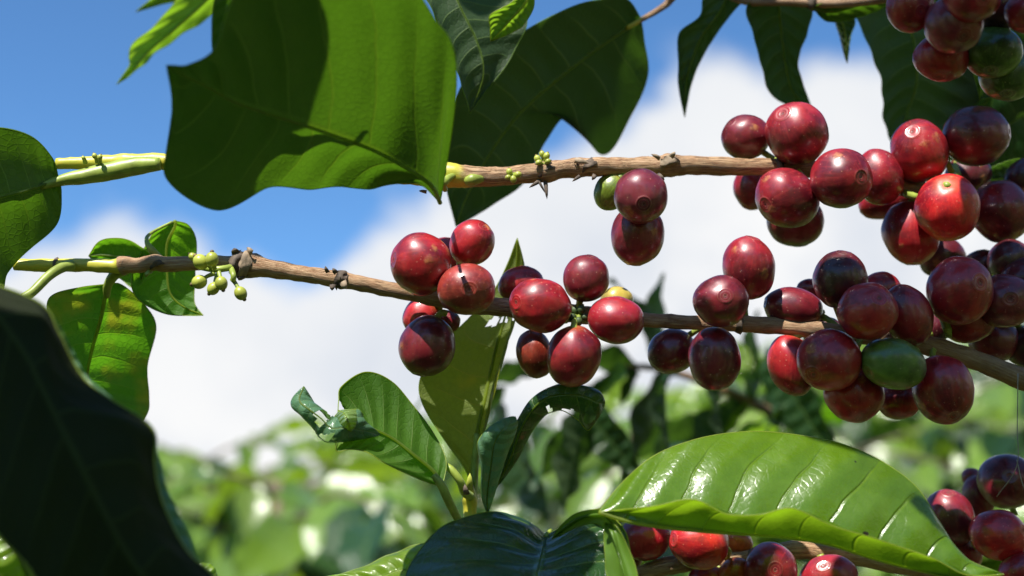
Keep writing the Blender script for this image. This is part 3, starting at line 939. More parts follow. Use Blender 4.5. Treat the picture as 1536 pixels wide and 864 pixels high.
collar(BA, 665, 262, 355, 17, 0, 5, M_SCALEP, seed=1)
collar(BA, 818, 256, 358, 14, -60, 6, M_SCALE, seed=2)
collar(BA, 882, 250, 360, 14, -50, 7, M_SCALE, seed=3)
collar(BA, 998, 246, 363, 16, -65, 8, M_SCALEP, seed=4)
collar(BA, 1168, 251, 370, 13, 0, 6, M_SCALE, seed=9)
for x, y, dx, dy, w, m_ in [(812, 270, -22, 14, 6, M_SCALE), (818, 272, 3, 32, 6, M_SCALE), (806, 268, 14, 26, 4, M_SCALE), (870, 264, -14, 10, 5, M_SCALE),
                            (893, 262, -6, 10, 7, M_SCALE), (990, 238, -16, -8, 6, M_SCALEP), (1006, 236, 8, -10, 7, M_SCALEP),
                            (862, 240, 26, 6, 8, M_SCALEP), (985, 262, 14, 10, 8, M_SCALE), (640, 288, -14, -2, 5, M_SCALE), (652, 262, -8, -18, 5, M_SCALEP)]:
    scale_leaf(BA, x, y, 357, dx * .85, dy * .85, w * .7, m_)


def ball(V, FC, c, r, seg=10, stretch=None):
    s0 = len(V)
    for i in range(seg + 1):
        th = math.pi * i / seg
        for k in range(seg):
            ph = 2 * math.pi * k / seg
            v = Vector((math.sin(th) * math.cos(ph), math.sin(th) * math.sin(ph), math.cos(th)))
            if stretch is not None:
                v = v + stretch * v.dot(stretch) * .5
            V.append(c + v * r)
    for i in range(seg):
        for k in range(seg):
            k2 = (k + 1) % seg
            FC.append((s0 + i * seg + k, s0 + (i + 1) * seg + k, s0 + (i + 1) * seg + k2, s0 + i * seg + k2))


M_HUB = simple('old_bud_green', (.05, .09, .02), .6, 300, .5)


def fruitlets(parent, items, name='fruitlet', mat=None):
    """items: (x, y, d, r, stem x, stem y, tip dx, tip dy)"""
    for x, y, d, r, sx, sy, tx, ty in items:
        V, FC = [], []
        c_ = P(x, y, d)
        ax = (P(x + tx, y + ty, d) - c_).normalized()
        ball(V, FC, c_, mm(r, d), 16, ax * .55)
        fo = obj(name, V, FC, mat or M_BUD, parent)
        V, FC = [], []
        ball(V, FC, c_ + ax * mm(r, d) * 1.12, mm(r * .33, d), 8)
        obj('tip', V, FC, M_BUDTIP, fo)
        st = P(sx, sy, d + 2)
        tube('stalk', [c_, (c_ + st) / 2 + UP * .0003, st], [mm(r * .3, d), mm(3, d), mm(3.8, d)], M_STALK, fo, 8, sub=3)


FB = thing('bud_cluster', P(818, 245, 356), 'tiny yellow green bud cluster sitting on top of the upper branch', 'flower buds', 'green buds on the upper branch')
fruitlets(FB, [(806, 238, 357, 5, 816, 248, -3, -8), (813, 231, 358, 4.5, 816, 248, -1, -9), (820, 234, 356, 5, 817, 248, 3, -9), (808, 244, 355, 4.5, 816, 250, -6, 2),
               (822, 242, 355, 4, 817, 250, 6, -2)], 'bud')
FB2 = thing('bud_cluster', P(765, 265, 352), 'tiny green bud cluster on the front of the upper branch near the big leaf', 'flower buds', 'green buds on the upper branch')
fruitlets(FB2, [(764, 258, 352, 5, 768, 264, -1, -8), (770, 269, 351, 5, 768, 264, 2, 8), (777, 262, 352, 5, 768, 264, 8, -1), (762, 266, 351, 4, 768, 264, -8, 3)], 'bud')
FB3 = thing('bud_cluster', P(150, 236, 348), 'pale green buds on the thin stem beside the far left leaf', 'flower buds', 'green buds on the upper branch')
fruitlets(FB3, [(125, 237, 346, 3, 128, 244, -2, -8), (142, 234, 346, 4, 146, 243, -3, -8), (150, 236, 345, 4, 150, 245, 3, -8)], 'bud')
px_tube('leaf_scar', [(700, 272, 353, 6), (708, 270, 352, 9), (718, 269, 353, 7), (726, 268, 356, 3)], M_STALK, BA, 10, .15)
px_tube('leaf_scar', [(668, 285, 352, 4), (664, 276, 350, 6), (672, 268, 351, 6), (684, 262, 353, 4)], M_STALK, BA, 10, .15)

# leaf L2, the big one seen from below
px_tube('petiole', [(648, 252, 345, 4), (652, 275, 339, 3), (658, 302, 331, 2.5)], M_STALK, BA, 8)
leaf(BA, [(660, 304, 330),
          [(622, 278, 318), (640, 272, 316), (682, 96, 300)],
          [(565, 276, 326), (575, 232, 316), (650, 30, 290)],
          [(520, 282, 324), (515, 208, 310), (590, -50, 281)],
          [(470, 290, 322), (447, 185, 303), (500, -90, 274)],
          [(400, 274, 317), (400, 170, 299), (420, -80, 270)],
          [(322, 315, 313), (350, 152, 295), (350, -10, 273)],
          [(247, 268, 305), (315, 132, 292), (318, 70, 282)],
          [(262, 168, 296), (280, 115, 288), (285, 102, 285)],
          (250, 98, 286)], M_UNDER, 'under', 140, 40, rib=.9, quilt=1.6, wav=1.3, seed=1,
     label='big leaf seen from below, half bright green and half in shadow', bulge=1.4)
leaf(BA, [(88, 268, 346), [(78, 236, 344), (72, 275, 345), (92, 290, 346)], [(42, 202, 340), (35, 287, 342), (86, 335, 348)],
          [(-18, 192, 336), (-20, 302, 340), (48, 370, 350)], [(-80, 215, 334), (-75, 325, 338), (12, 408, 350)],
          [(-150, 270, 332), (-140, 360, 336), (-20, 450, 350)], (-210, 420, 334)], M_UNDER, 'under', 64, 24, label='leaf at the left edge above the thin stem', seed=3)

# ------------------------------------------------------------------ MIDDLE BRANCH
BB = thing('coffee_branch', P(1640, 620, 368), 'middle coffee branch, woody, green at its left end, carrying the two central clusters', 'branch', 'fruiting coffee branches')
px_tube('stem', [(22, 397, 352, 9), (70, 398, 352, 10), (120, 398, 352, 10), (170, 399, 352, 11), (185, 397, 352, 14), (205, 398, 352, 11.5),
                 (232, 394, 352, 12.5), (250, 397, 352, 11.5), (300, 394, 353, 11), (345, 394, 353, 11), (360, 396, 353, 18), (378, 399, 353, 19),
                 (400, 402, 353, 14.5), (450, 410, 354, 12.5), (495, 417, 354, 13), (512, 420, 355, 14), (530, 423, 355, 12),
                 (600, 437, 356, 12), (670, 450, 356, 13), (740, 460, 356, 14), (800, 466, 356, 13), (865, 471, 356, 14),
                 (920, 477, 357, 12), (980, 481, 358, 11), (1050, 484, 358, 11), (1110, 486, 358, 12.5), (1200, 492, 357, 13),
                 (1300, 504, 356, 13), (1390, 519, 356, 15), (1440, 532, 357, 15), (1536, 570, 361, 17), (1640, 618, 366, 19), (2000, 800, 385, 21), (2500, 1050, 410, 25)],
        M_BARK, BB, 16, .15, 8,
        [0.1, .1, .05, .35, 1, 1, 1.2, 1, .9, .9, 1.3, 1.2, 1, 1, 1, 1.3, 1, 1, 1.1, 1.1, 1.1, 1.1, 1, 1, 1, 1.1, 1.2, 1.4, 1.4, 1.4, 1.5, 1.6, 1.7, 1.8])
collar(BB, 186, 398, 352, 11, -10, 7, M_SCALEP, seed=5)
collar(BB, 238, 396, 352, 12, -70, 6, M_SCALE, seed=6)
collar(BB, 356, 396, 352, 17, -15, 8, M_SCALE, seed=7)
collar(BB, 368, 398, 352, 18, 165, 7, M_SCALEP, seed=12)
collar(BB, 510, 419, 354, 12, -30, 7, M_SCALE, seed=8)
collar(BB, 85, 398, 352, 9.5, 0, 4, M_SCALE, seed=10)
collar(BB, 866, 471, 356, 13, 0, 8, M_SCALE, seed=13)
collar(BB, 1108, 486, 358, 12, 0, 6, M_SCALE, seed=14)
for x, y, dx, dy, w, m_ in [(226, 406, -8, 10, 5, M_STALK), (355, 380, -4, -8, 8, M_SCALE), (372, 378, 8, -3, 9, M_SCALEP), (492, 409, -4, -10, 4, M_SCALE),
                            (505, 410, -6, -8, 5, M_SCALE), (514, 422, 6, 12, 7, M_SCALEP), (362, 412, -2, 8, 9, M_SCALE), (500, 426, -2, 10, 6, M_SCALE)]:
    scale_leaf(BB, x, y, 351, dx, dy, w, m_)
px_tube('petiole', [(110, 397, 350, 8), (92, 402, 348, 8), (72, 415, 345, 7.5), (50, 437, 342, 7), (30, 450, 340, 8)], M_STALK, BB, 10, .05)
leaf(BB, [(40, 440, 341), [(0, 470, 338), (10, 480, 338), (30, 480, 340)], [(-60, 540, 330), (-30, 560, 330), (40, 600, 345)],
          [(-80, 640, 325), (-50, 660, 328), (60, 720, 350)], (-20, 820, 340)], M_MATURE, 'top', 30, 14, label='leaf mostly hidden behind the dark foreground leaf')
px_tube('petiole', [(190, 404, 354, 8), (172, 412, 355, 8), (162, 428, 357, 7), (160, 445, 359, 5)], M_STALK, BB, 10, .05)
# yellowing leaf hanging under the branch
leaf(BB, [(163, 426, 358), [(120, 431, 356), (158, 442, 359), (184, 428, 362)], [(74, 448, 352), (151, 478, 360), (217, 458, 368)],
          [(76, 500, 352), (139, 520, 361), (235, 492, 372)], [(86, 550, 354), (131, 562, 362), (220, 548, 374)],
          [(108, 590, 357), (136, 598, 363), (224, 592, 374)], [(140, 622, 360), (160, 622, 364), (222, 616, 372)], (208, 642, 368)],
     M_YELL, 'under', 80, 28, rib=1.0, ribmat=M_RIB, margmat=M_MARG, seed=2, label='yellow mottled leaf hanging below the middle branch', quilt=.9)
# leaves behind the branch
leaf(BB, [(262, 331, 368), [(233, 346, 366), (262, 340, 368), (283, 338, 370)], [(216, 374, 364), (250, 366, 368), (294, 362, 372)],
          [(198, 408, 362), (250, 405, 368), (293, 408, 374)], [(205, 446, 362), (255, 440, 368), (291, 440, 372)],
          [(246, 470, 364), (275, 460, 368), (294, 460, 370)], (305, 473, 368)], M_GREEN, 'under', 60, 24, margmat=M_MARG, ribmat=M_RIB, seed=4,
     label='curled green leaf behind the branch with a pointed tip')
leaf(BB, [(237, 382, 360), [(222, 378, 360), (224, 392, 362), (220, 402, 364)], [(200, 363, 362), (200, 388, 364), (205, 432, 366)],
          [(172, 357, 364), (172, 384, 366), (180, 418, 368)], [(148, 363, 365), (150, 382, 366), (152, 402, 368)], (133, 384, 366)],
     M_GREEN, 'under', 40, 20, margmat=M_MARG, seed=5, label='small green leaf curling over the middle branch')
px_tube('petiole', [(240, 390, 357, 7), (230, 378, 355, 6), (220, 362, 356, 3.5), (226, 350, 360, 2.5), (258, 333, 364, 2)], M_STALK, BB, 8)

YF = thing('fruitlet_cluster', P(320, 398, 350), 'cluster of round yellow green unripe fruitlets on stalks under the middle branch', 'unripe fruits')
fruitlets(YF, [(301, 393, 345, 11, 318, 402, -6, -7), (318, 389, 343, 10, 322, 403, 0, -9), (299, 423, 345, 10.5, 322, 410, -9, 3), (320, 433, 343, 9, 326, 412, -5, 6),
               (332, 425, 341, 9.5, 328, 408, 2, 7), (361, 440, 345, 9.5, 348, 418, 5, 8), (289, 385, 348, 6, 300, 390, -6, -5)])
px_tube('stalk', [(300, 400, 352, 5), (322, 404, 347, 5), (342, 402, 348, 5), (350, 400, 352, 5)], M_STALK, YF, 8)
px_tube('stalk', [(345, 400, 350, 5), (350, 412, 346, 4.5), (350, 422, 346, 4)], M_STALK, YF, 8)

# thorny green hub inside the centre cluster
CB = thing('bud_cluster', P(868, 470, 350), 'spiky green bud remnants between the centre cluster cherries', 'flower buds')
fruitlets(CB, [(862, 466, 351, 6, 866, 474, -3, -8), (872, 464, 350, 6, 868, 474, 3, -8), (858, 476, 349, 6, 866, 476, -8, 3), (868, 482, 348, 6, 868, 475, 1, 8),
               (877, 476, 350, 5, 868, 475, 8, 3), (851, 470, 351, 4.5, 864, 474, -8, -2)], 'bud', M_HUB)
px_tube('stalk', [(1360, 290, 372, 7), (1375, 295, 368, 5), (1385, 293, 366, 6)], M_STALK, BA, 8)

# ------------------------------------------------------------------ YOUNG SHOOT at the bottom centre
SH = thing('coffee_shoot', P(703, 900, 356), 'young green shoot rising at the bottom centre with torn and curled leaves', 'shoot')
px_tube('stem', [(700, 960, 352, 13), (702, 860, 355, 12), (704, 800, 357, 11), (705, 765, 358, 10), (704, 745, 358, 11), (703, 728, 358, 7)], M_BARK, SH, 14, .12, 6, [0, 0, .1, .3, .5, .6])
px_tube('petiole', [(706, 745, 356, 7), (697, 738, 354, 7), (690, 722, 352, 6), (678, 706, 352, 6), (665, 696, 353, 5)], M_STALK, SH, 10)
px_tube('petiole', [(695, 790, 354, 7), (685, 775, 350, 6.5), (672, 750, 346, 7), (662, 728, 345, 7), (650, 712, 345, 5)], M_STALK, SH, 10)
scale_leaf(SH, 704, 735, 352, 1, -26, 7, M_BUD, name='shoot_tip')
scale_leaf(SH, 700, 742, 351, -3, -16, 6, M_SCALE)
px_tube('petiole', [(708, 760, 360, 6), (710, 735, 362, 6.5), (712, 700, 364, 6), (716, 650, 365, 5)], M_STALK, SH, 10)
leaf(SH, [(709, 752, 360), [(700, 708, 362), (711, 700, 364), (714, 702, 364)], [(668, 662, 364), (716, 649, 366), (723, 652, 364)],
          [(634, 606, 366), (727, 598, 368), (735, 598, 364)], [(631, 566, 368), (737, 553, 370), (746, 556, 366)],
          [(660, 518, 372), (748, 508, 371), (761, 508, 366)], [(700, 480, 376), (758, 475, 372), (773, 478, 367)],
          [(738, 440, 378), (766, 438, 373), (785, 436, 370)], [(760, 398, 376), (774, 400, 374), (787, 402, 373)], (776, 357, 374)],
     M_OLIVE, 'under', 100, 34, rib=1.0, ribmat=M_RIB, margmat=M_MARG, seed=6, wav=.3, quilt=1.2,
     holes=[(.66, -.32, .022, .10), (.655, -.02, .015, .09), (.70, .5, .03, .25)], label='tall olive leaf with small holes and a thin pointed tip')
leaf(SH, [(664, 730, 346), [(669, 692, 350), (650, 707, 346), (640, 723, 344)], [(652, 652, 354), (620, 682, 345), (600, 706, 341)],
          [(622, 612, 356), (592, 660, 345), (572, 691, 339)], [(590, 574, 356), (568, 647, 344), (547, 677, 338)],
          [(548, 558, 353), (550, 640, 343), (528, 674, 338)], [(512, 580, 346), (532, 632, 342), (508, 677, 338)],
          [(508, 600, 342), (524, 616, 342), (503, 674, 338)]],
     M_GREEN, 'under', 80, 30, rib=.8, margmat=M_MARG, seed=7, holes=[(.97, .45, .10, .38), (.93, -.35, .02, .09)], label='green leaf curling over at the top with a torn lower end', wav=.2)
leaf(SH, [(456, 580, 342), [(437, 606, 343), (449, 600, 340), (470, 602, 344)], [(452, 622, 342), (464, 614, 338), (482, 618, 344)],
          [(470, 640, 343), (482, 628, 338), (494, 628, 345)], [(480, 657, 343), (496, 642, 338), (508, 630, 344)],
          [(500, 664, 342), (517, 642, 336), (536, 614, 342)], [(530, 660, 341), (545, 646, 339), (548, 632, 342)], (570, 652, 343)],
     M_PALE, 'top', 70, 24, rib=.4, margmat=M_MARGD, seed=8, holes=[(.42, .25, .06, .45), (.60, -.55, .05, .30)], wav=1.0, label='shredded pale leaf end full of holes')
leaf(SH, [(508, 616, 340), [(502, 628, 342), (516, 619, 335), (536, 614, 342)], [(503, 642, 343), (521, 631, 332), (545, 628, 343)], [(512, 654, 342), (526, 645, 336), (541, 642, 342)], (526, 657, 340)],
     M_CURL, 'top', 24, 14, rib=.3, ribmat=M_RIB, margmat=M_MARG, wav=1.0, bulge=.3, label='small pale curl of leaf catching the sun')
leaf(SH, [(731, 770, 356), [(722, 742, 355), (731, 740, 354), (740, 742, 356)], [(722, 702, 352), (736, 702, 350), (752, 704, 354)],
          [(717, 662, 350), (742, 664, 347), (766, 668, 352)], [(742, 636, 350), (757, 642, 346), (776, 640, 352)], (773, 625, 350)],
     M_PALE, 'top', 50, 20, rib=.5, margmat=M_MARG, seed=9, label='narrow pale blue green leaf piece')
leaf(SH, [(745, 730, 358), [(757, 690, 358), (765, 690, 356), (772, 692, 360)], [(772, 650, 358), (780, 648, 354), (794, 652, 362)],
          [(789, 619, 356), (797, 617, 352), (811, 628, 360)], [(808, 596, 355), (818, 598, 351), (828, 618, 358)],
          [(838, 578, 354), (844, 592, 350), (842, 616, 356)], [(872, 578, 354), (874, 594, 350), (868, 630, 356)],
          [(898, 586, 354), (897, 604, 351), (884, 645, 356)], (907, 606, 354)],
     M_MATURE, 'top', 90, 26, rib=.5, margmat=M_MARG, seed=10, wav=1.2, holes=[(.50, .5, .02, .2), (.83, .45, .03, .25), (.70, .85, .05, .35)],
     label='ragged arching leaf eaten by insects')

# ------------------------------------------------------------------ LOWER BRANCH
BC = thing('coffee_branch', P(1560, 900, 385), 'lowest woody coffee branch under the big glossy leaf, partly out of the picture', 'branch', 'fruiting coffee branches')
px_tube('stem', [(900, 880, 364, 10), (960, 862, 365, 12), (1000, 849, 366, 14), (1040, 843, 367, 13), (1100, 842, 368, 13), (1190, 826, 369, 14),
                 (1230, 828, 369, 13), (1300, 838, 370, 14), (1400, 856, 374, 14), (1480, 870, 378, 15), (1580, 900, 386, 16)], M_BARK, BC, 16, .15, 6,
        [1] * 11)
collar(BC, 1040, 843, 367, 13, 0, 7, M_SCALEP, seed=20)
collar(BC, 1130, 838, 368, 13, 0, 7, M_SCALE, seed=21)
leaf(BC, [(898, 768, 321),
          [(935, 722, 327), (945, 782, 320), (938, 764, 319)],
          [(985, 682, 332), (1000, 791, 320), (985, 758, 316)],
          [(1050, 657, 334), (1060, 797, 320), (1040, 750, 314)],
          [(1120, 648, 337), (1120, 801, 320), (1090, 770, 313)],
          [(1190, 651, 337), (1180, 806, 320), (1140, 773, 312)],
          [(1255, 664, 335), (1245, 817, 320), (1190, 762, 311)],
          [(1320, 690, 334), (1310, 838, 320), (1255, 792, 312)],
          [(1372, 728, 331), (1370, 854, 320), (1320, 810, 313)],
          [(1410, 784, 328), (1425, 866, 320), (1395, 836, 316)],
          [(1448, 836, 325), (1465, 868, 320), (1448, 862, 319)],
          (1506, 862, 321)], M_GLOSSY, 'top', 120, 44, rib=.8, ribmat=M_RIB, margmat=M_MARG, seed=11, quilt=.5, wav=.25, bulge=2.2,
     label='big glossy bright green leaf folded along its midrib')
LOWL = leaf(BC, [(818, 802, 356), [(790, 784, 352), (800, 792, 350), (818, 808, 350), (832, 800, 350), (842, 790, 346)],
          [(755, 769, 348), (790, 790, 344), (817, 815, 344), (858, 790, 343), (868, 772, 338)],
          [(700, 774, 342), (760, 800, 336), (814, 826, 337), (892, 784, 336), (905, 766, 330)],
          [(655, 797, 336), (730, 825, 328), (810, 842, 330), (912, 806, 332), (938, 800, 326)],
          [(620, 838, 330), (710, 855, 320), (805, 865, 321), (915, 840, 328), (950, 846, 322)],
          [(604, 890, 324), (700, 900, 312), (802, 905, 312), (918, 890, 322), (960, 895, 316)],
          [(610, 980, 316), (700, 980, 304), (800, 985, 302), (915, 980, 312), (955, 985, 308)], (800, 1120, 290)],
     M_SHINE, 'top', 90, 40, rib=.7, margmat=M_MARG, seed=12, mid=2, wav=.2, bulge=.6, quilt=2.0, label='dark glossy leaf at the bottom with a bright curled rim')
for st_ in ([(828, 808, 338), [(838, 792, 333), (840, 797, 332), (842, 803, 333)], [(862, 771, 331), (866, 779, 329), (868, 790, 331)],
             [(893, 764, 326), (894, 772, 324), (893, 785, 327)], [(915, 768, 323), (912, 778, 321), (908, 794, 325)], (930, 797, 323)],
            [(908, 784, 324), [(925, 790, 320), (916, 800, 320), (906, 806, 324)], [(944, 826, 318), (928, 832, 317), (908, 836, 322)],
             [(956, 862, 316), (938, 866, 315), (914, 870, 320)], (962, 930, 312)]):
    rim_ = leaf(LOWL, st_, M_RIMLIT, 'under', 40, 10, rib=0, marg=.1, margmat=M_MARG, wav=.1, quilt=.2)  # bright strip paints sunlight onto the rim of the dark leaf
    rim_.name = 'lit_curled_edge'
leaf(BC, [(705, 850, 362), [(650, 815, 366), (655, 850, 360), (660, 885, 356)], [(595, 828, 366), (600, 856, 360), (610, 890, 354)],
          [(535, 854, 364), (550, 872, 360), (560, 892, 356)], (478, 868, 362)], M_FRESH, 'top', 40, 18, ribmat=M_RIB, margmat=M_MARG, seed=13,
     label='bright green leaf at the bottom edge left of the dark leaf')
px_tube('petiole', [(818, 806, 352, 4), (822, 800, 353, 4), (826, 794, 354, 3)], M_STALK, BC, 8)
leaf(BC, [(905, 800, 372), [(905, 770, 375), (915, 778, 374), (925, 790, 372)], [(935, 730, 392), (950, 760, 388), (975, 780, 384)], (990, 690, 402)],
     M_MATURE, 'under', 24, 14, label='dark leaf peeking out left of the big glossy leaf')

# ------------------------------------------------------------------ FOREGROUND LEAF (left)
BF = thing('leafy_twig', P(-90, 380, 272), 'out of focus twig in the left foreground with one huge shadowed leaf', 'twig')
px_tube('stem', [(-160, 300, 275, 14), (-110, 360, 273, 12), (-60, 410, 270, 9), (-30, 436, 268, 7)], M_BARK, BF, 10, .1, 5, [0, 0, 0, 0])
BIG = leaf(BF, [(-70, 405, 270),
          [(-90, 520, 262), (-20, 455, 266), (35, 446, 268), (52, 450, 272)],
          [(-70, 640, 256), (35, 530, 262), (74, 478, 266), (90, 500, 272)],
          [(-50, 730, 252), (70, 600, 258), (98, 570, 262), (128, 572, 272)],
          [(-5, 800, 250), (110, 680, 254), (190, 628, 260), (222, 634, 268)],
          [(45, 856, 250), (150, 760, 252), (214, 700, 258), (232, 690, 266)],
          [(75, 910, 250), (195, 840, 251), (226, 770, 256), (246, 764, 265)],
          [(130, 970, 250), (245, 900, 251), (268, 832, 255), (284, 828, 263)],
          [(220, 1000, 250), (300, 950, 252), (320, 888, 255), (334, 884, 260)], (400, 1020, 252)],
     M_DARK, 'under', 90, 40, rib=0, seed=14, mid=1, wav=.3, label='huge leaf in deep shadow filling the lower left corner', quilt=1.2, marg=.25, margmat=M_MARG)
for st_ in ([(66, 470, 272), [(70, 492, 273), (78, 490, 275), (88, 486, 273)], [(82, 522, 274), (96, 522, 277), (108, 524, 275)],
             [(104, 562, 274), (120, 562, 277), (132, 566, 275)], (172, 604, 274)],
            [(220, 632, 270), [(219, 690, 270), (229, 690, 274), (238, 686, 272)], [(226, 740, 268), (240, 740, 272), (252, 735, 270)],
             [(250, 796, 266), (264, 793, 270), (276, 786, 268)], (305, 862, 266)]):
    rim_ = leaf(BIG, st_, M_PALE, 'top', 40, 10, rib=0, marg=0, wav=.1, quilt=.1)  # pale strip paints the lighter look of the edge turned to the light
    rim_.name = 'lit_curled_edge'
leaf(BF, [(60, 900, 300), [(52, 860, 300), (40, 860, 298), (10, 900, 298)], [(44, 822, 300), (20, 825, 296), (-10, 860, 296)],
          [(10, 798, 300), (-10, 800, 298), (-30, 830, 298)], (-60, 800, 300)], M_FRESH, 'top', 24, 14, margmat=M_MARG, label='sunlit leaf corner at the bottom left edge')
leaf(BF, [(330, 900, 330), [(295, 868, 330), (308, 858, 328), (325, 862, 330)], [(290, 856, 332), (300, 852, 330), (316, 856, 332)], (296, 846, 332)],
     M_FRESH, 'top', 16, 10, rib=0, margmat=M_MARG, label='tiny sunlit leaf tip at the bottom edge')

# ------------------------------------------------------------------ UPPER FOLIAGE
T1 = thing('leafy_twig', P(1010, -30, 410), 'thin twig at the top edge holding the broad dark lobed leaf', 'twig')
px_tube('stem', [(1060, -60, 412, 6), (1010, -5, 412, 6), (995, 10, 412, 5), (965, 28, 410, 4), (940, 42, 409, 3)], M_BARK, T1, 10, .1, 6, [1, .9, .6, .3, .1])
leaf(T1, [(962, 28, 411), [(938, -2, 402), (925, 52, 409), (966, 60, 414)], [(885, 2, 398), (880, 84, 407), (972, 110, 420)],
          [(835, 20, 396), (838, 117, 405), (948, 172, 422)], [(795, 42, 395), (808, 142, 404), (905, 232, 424)],
          [(745, 72, 394), (775, 175, 403), (852, 176, 416)], [(700, 115, 394), (745, 215, 402), (819, 212, 414)],
          [(674, 180, 396), (718, 260, 402), (785, 274, 412)], [(667, 262, 400), (695, 306, 403), (738, 308, 410)], (684, 340, 404)],
     M_MATURE, 'under', 100, 36, rib=.9, seed=15, ribmat=M_RIBD, label='broad dark leaf with a lobed lower edge and a pale midrib', wav=.2, quilt=1.4)
T2 = thing('leafy_twig', P(600, -150, 380), 'twig above the big leaf with overlapping green leaves at the top edge', 'twig')
px_tube('stem', [(640, -260, 380, 8), (640, -160, 380, 7), (660, -90, 382, 5)], M_BARK, T2, 10, .1, 5, [.5, .4, .3])
leaf(T2, [(660, -90, 384), [(600, -60, 376), (665, -50, 382), (720, -60, 388)], [(640, 0, 372), (690, 10, 380), (770, -10, 390)],
          [(668, 70, 372), (715, 62, 380), (792, 20, 388)], [(690, 120, 374), (725, 110, 380), (770, 80, 386)], (705, 170, 380)],
     M_MATURE, 'under', 50, 24, seed=16, quilt=.2, rib=.4, label='green leaf hanging between the big leaf and the lobed leaf')
leaf(T2, [(800, -20, 370), [(765, 5, 368), (785, 8, 370), (800, 12, 372)], [(736, 22, 368), (765, 30, 370), (786, 36, 372)], [(735, 42, 370), (752, 45, 371), (770, 48, 373)], (736, 62, 372)],
     M_FRESH, 'under', 30, 16, ribmat=M_RIB, margmat=M_MARG, label='small bright leaf glowing at the top edge')
leaf(T2, [(420, -90, 300), [(350, -60, 296), (400, -40, 298), (470, -60, 300)], [(322, 0, 298), (375, 10, 300), (430, -10, 302)], [(318, 60, 302), (345, 60, 303), (385, 48, 304)],
          (322, 96, 306)], M_UNDER, 'under', 40, 20, seed=19, label='green leaf overlapping the top left of the big leaf')
T3 = thing('leafy_twig', P(430, -90, 440), 'twig at the top left edge with a sunlit wavy leaf tip', 'twig')
px_tube('stem', [(520, -200, 440, 8), (460, -130, 440, 7), (400, -80, 440, 5)], M_BARK, T3, 10, .1, 5, [.3, .2, .1])
leaf(T3, [(400, -85, 438), [(302, -45, 432), (345, -35, 436), (375, -18, 440)], [(268, -4, 430), (300, 10, 434), (325, 19, 440)],
          [(234, 36, 428), (262, 44, 432), (284, 45, 438)], [(196, 70, 426), (222, 78, 430), (238, 76, 436)],
          [(194, 98, 426), (201, 103, 428), (208, 103, 432)], (175, 127, 428)], M_FRESH, 'under', 70, 24, ribmat=M_RIB, margmat=M_MARG, seed=17, wav=1.0, label='sunlit wavy leaf tip against the blue sky')
leaf(T3, [(330, -60, 440), [(270, -30, 440), (280, -15, 441), (300, 0, 442)], [(225, 0, 440), (238, 3, 441), (255, 4, 442)], (203, 18, 441)], M_FRESH, 'under', 24, 12, margmat=M_MARG,
     label='second small leaf tip at the top edge')
T4 = thing('coffee_branch', P(1600, 20, 400), 'brown coffee stem along the top right edge with dark hanging leaves', 'branch', 'fruiting coffee branches')
px_tube('stem', [(1060, -30, 412, 5), (1110, 0, 408, 6), (1180, 2, 404, 7), (1250, 4, 398, 8), (1330, -4, 385, 9), (1420, -18, 365, 10), (1500, -25, 350, 11), (1620, -20, 340, 12), (2100, 60, 345, 16), (2700, 260, 360, 20)], M_BARK, T4, 12, .15, 6, [1, 1, 1.2, 1.3, 1.4, 1.5, 1.5, 1.5, 1.6, 1.7])
collar(T4, 1218, 5, 401, 9, 0, 5, M_SCALE, seed=30)
leaf(T4, [(1118, -40, 410), [(1060, -12, 408), (1095, -15, 410), (1124, -12, 412)], [(1050, 24, 408), (1078, 20, 410), (1096, 22, 412)],
          [(1019, 50, 409), (1052, 55, 411), (1070, 58, 413)], [(1018, 95, 410), (1036, 95, 412), (1049, 95, 414)],
          [(1018, 130, 412), (1028, 130, 413), (1036, 130, 414)], (1027, 176, 414)], M_MATURE, 'under', 60, 20, seed=21, label='narrow dark leaf ending in a long fine tip', wav=.2)
leaf(T4, [(1170, -20, 408), [(1121, 8, 406), (1168, 6, 408), (1216, 6, 410)], [(1130, 50, 408), (1172, 50, 410), (1211, 48, 412)], [(1143, 100, 410), (1178, 95, 412), (1197, 92, 414)],
          [(1160, 145, 412), (1188, 135, 414), (1208, 136, 415)], (1222, 172, 416)], M_MATURE, 'under', 50, 20, seed=22, label='dark leaf hanging straight down behind the topmost cherry')
leaf(T4, [(1360, -40, 420), [(1282, 0, 415), (1350, 0, 420), (1440, 0, 425)], [(1300, 60, 416), (1370, 60, 420), (1470, 60, 428)], [(1322, 122, 418), (1375, 120, 422), (1480, 130, 430)],
          [(1326, 180, 420), (1360, 170, 424), (1440, 180, 430)], (1342, 226, 424)], M_MATURE, 'under', 60, 26, seed=23, label='broad dark leaf behind the top right cherry cluster')
leaf(T4, [(1255, 0, 408), [(1254, 30, 408), (1262, 30, 409), (1282, 28, 410)], [(1262, 52, 409), (1268, 55, 410), (1276, 55, 411)], (1271, 95, 411)], M_MATURE, 'under', 24, 10, seed=24, label='slim dark leaf tip in a gap of sky')
leaf(T4, [(1218, 12, 400), [(1240, 2, 398), (1250, 18, 400), (1245, 33, 402)], [(1290, -10, 396), (1290, 8, 398), (1300, 22, 402)], (1345, 0, 394)], M_UNDER, 'under', 30, 12, seed=25, label='short green leaf along the top brown stem')
leaf(T4, [(1560, 60, 430), [(1500, 40, 426), (1520, 110, 432), (1590, 160, 438)], [(1430, 110, 430), (1470, 160, 436), (1540, 230, 440)], [(1400, 170, 436), (1430, 200, 440), (1470, 245, 442)], (1385, 235, 446)],
     M_MATURE, 'top', 50, 24, seed=26, label='dark bluish leaf behind the shaded plum cherry')
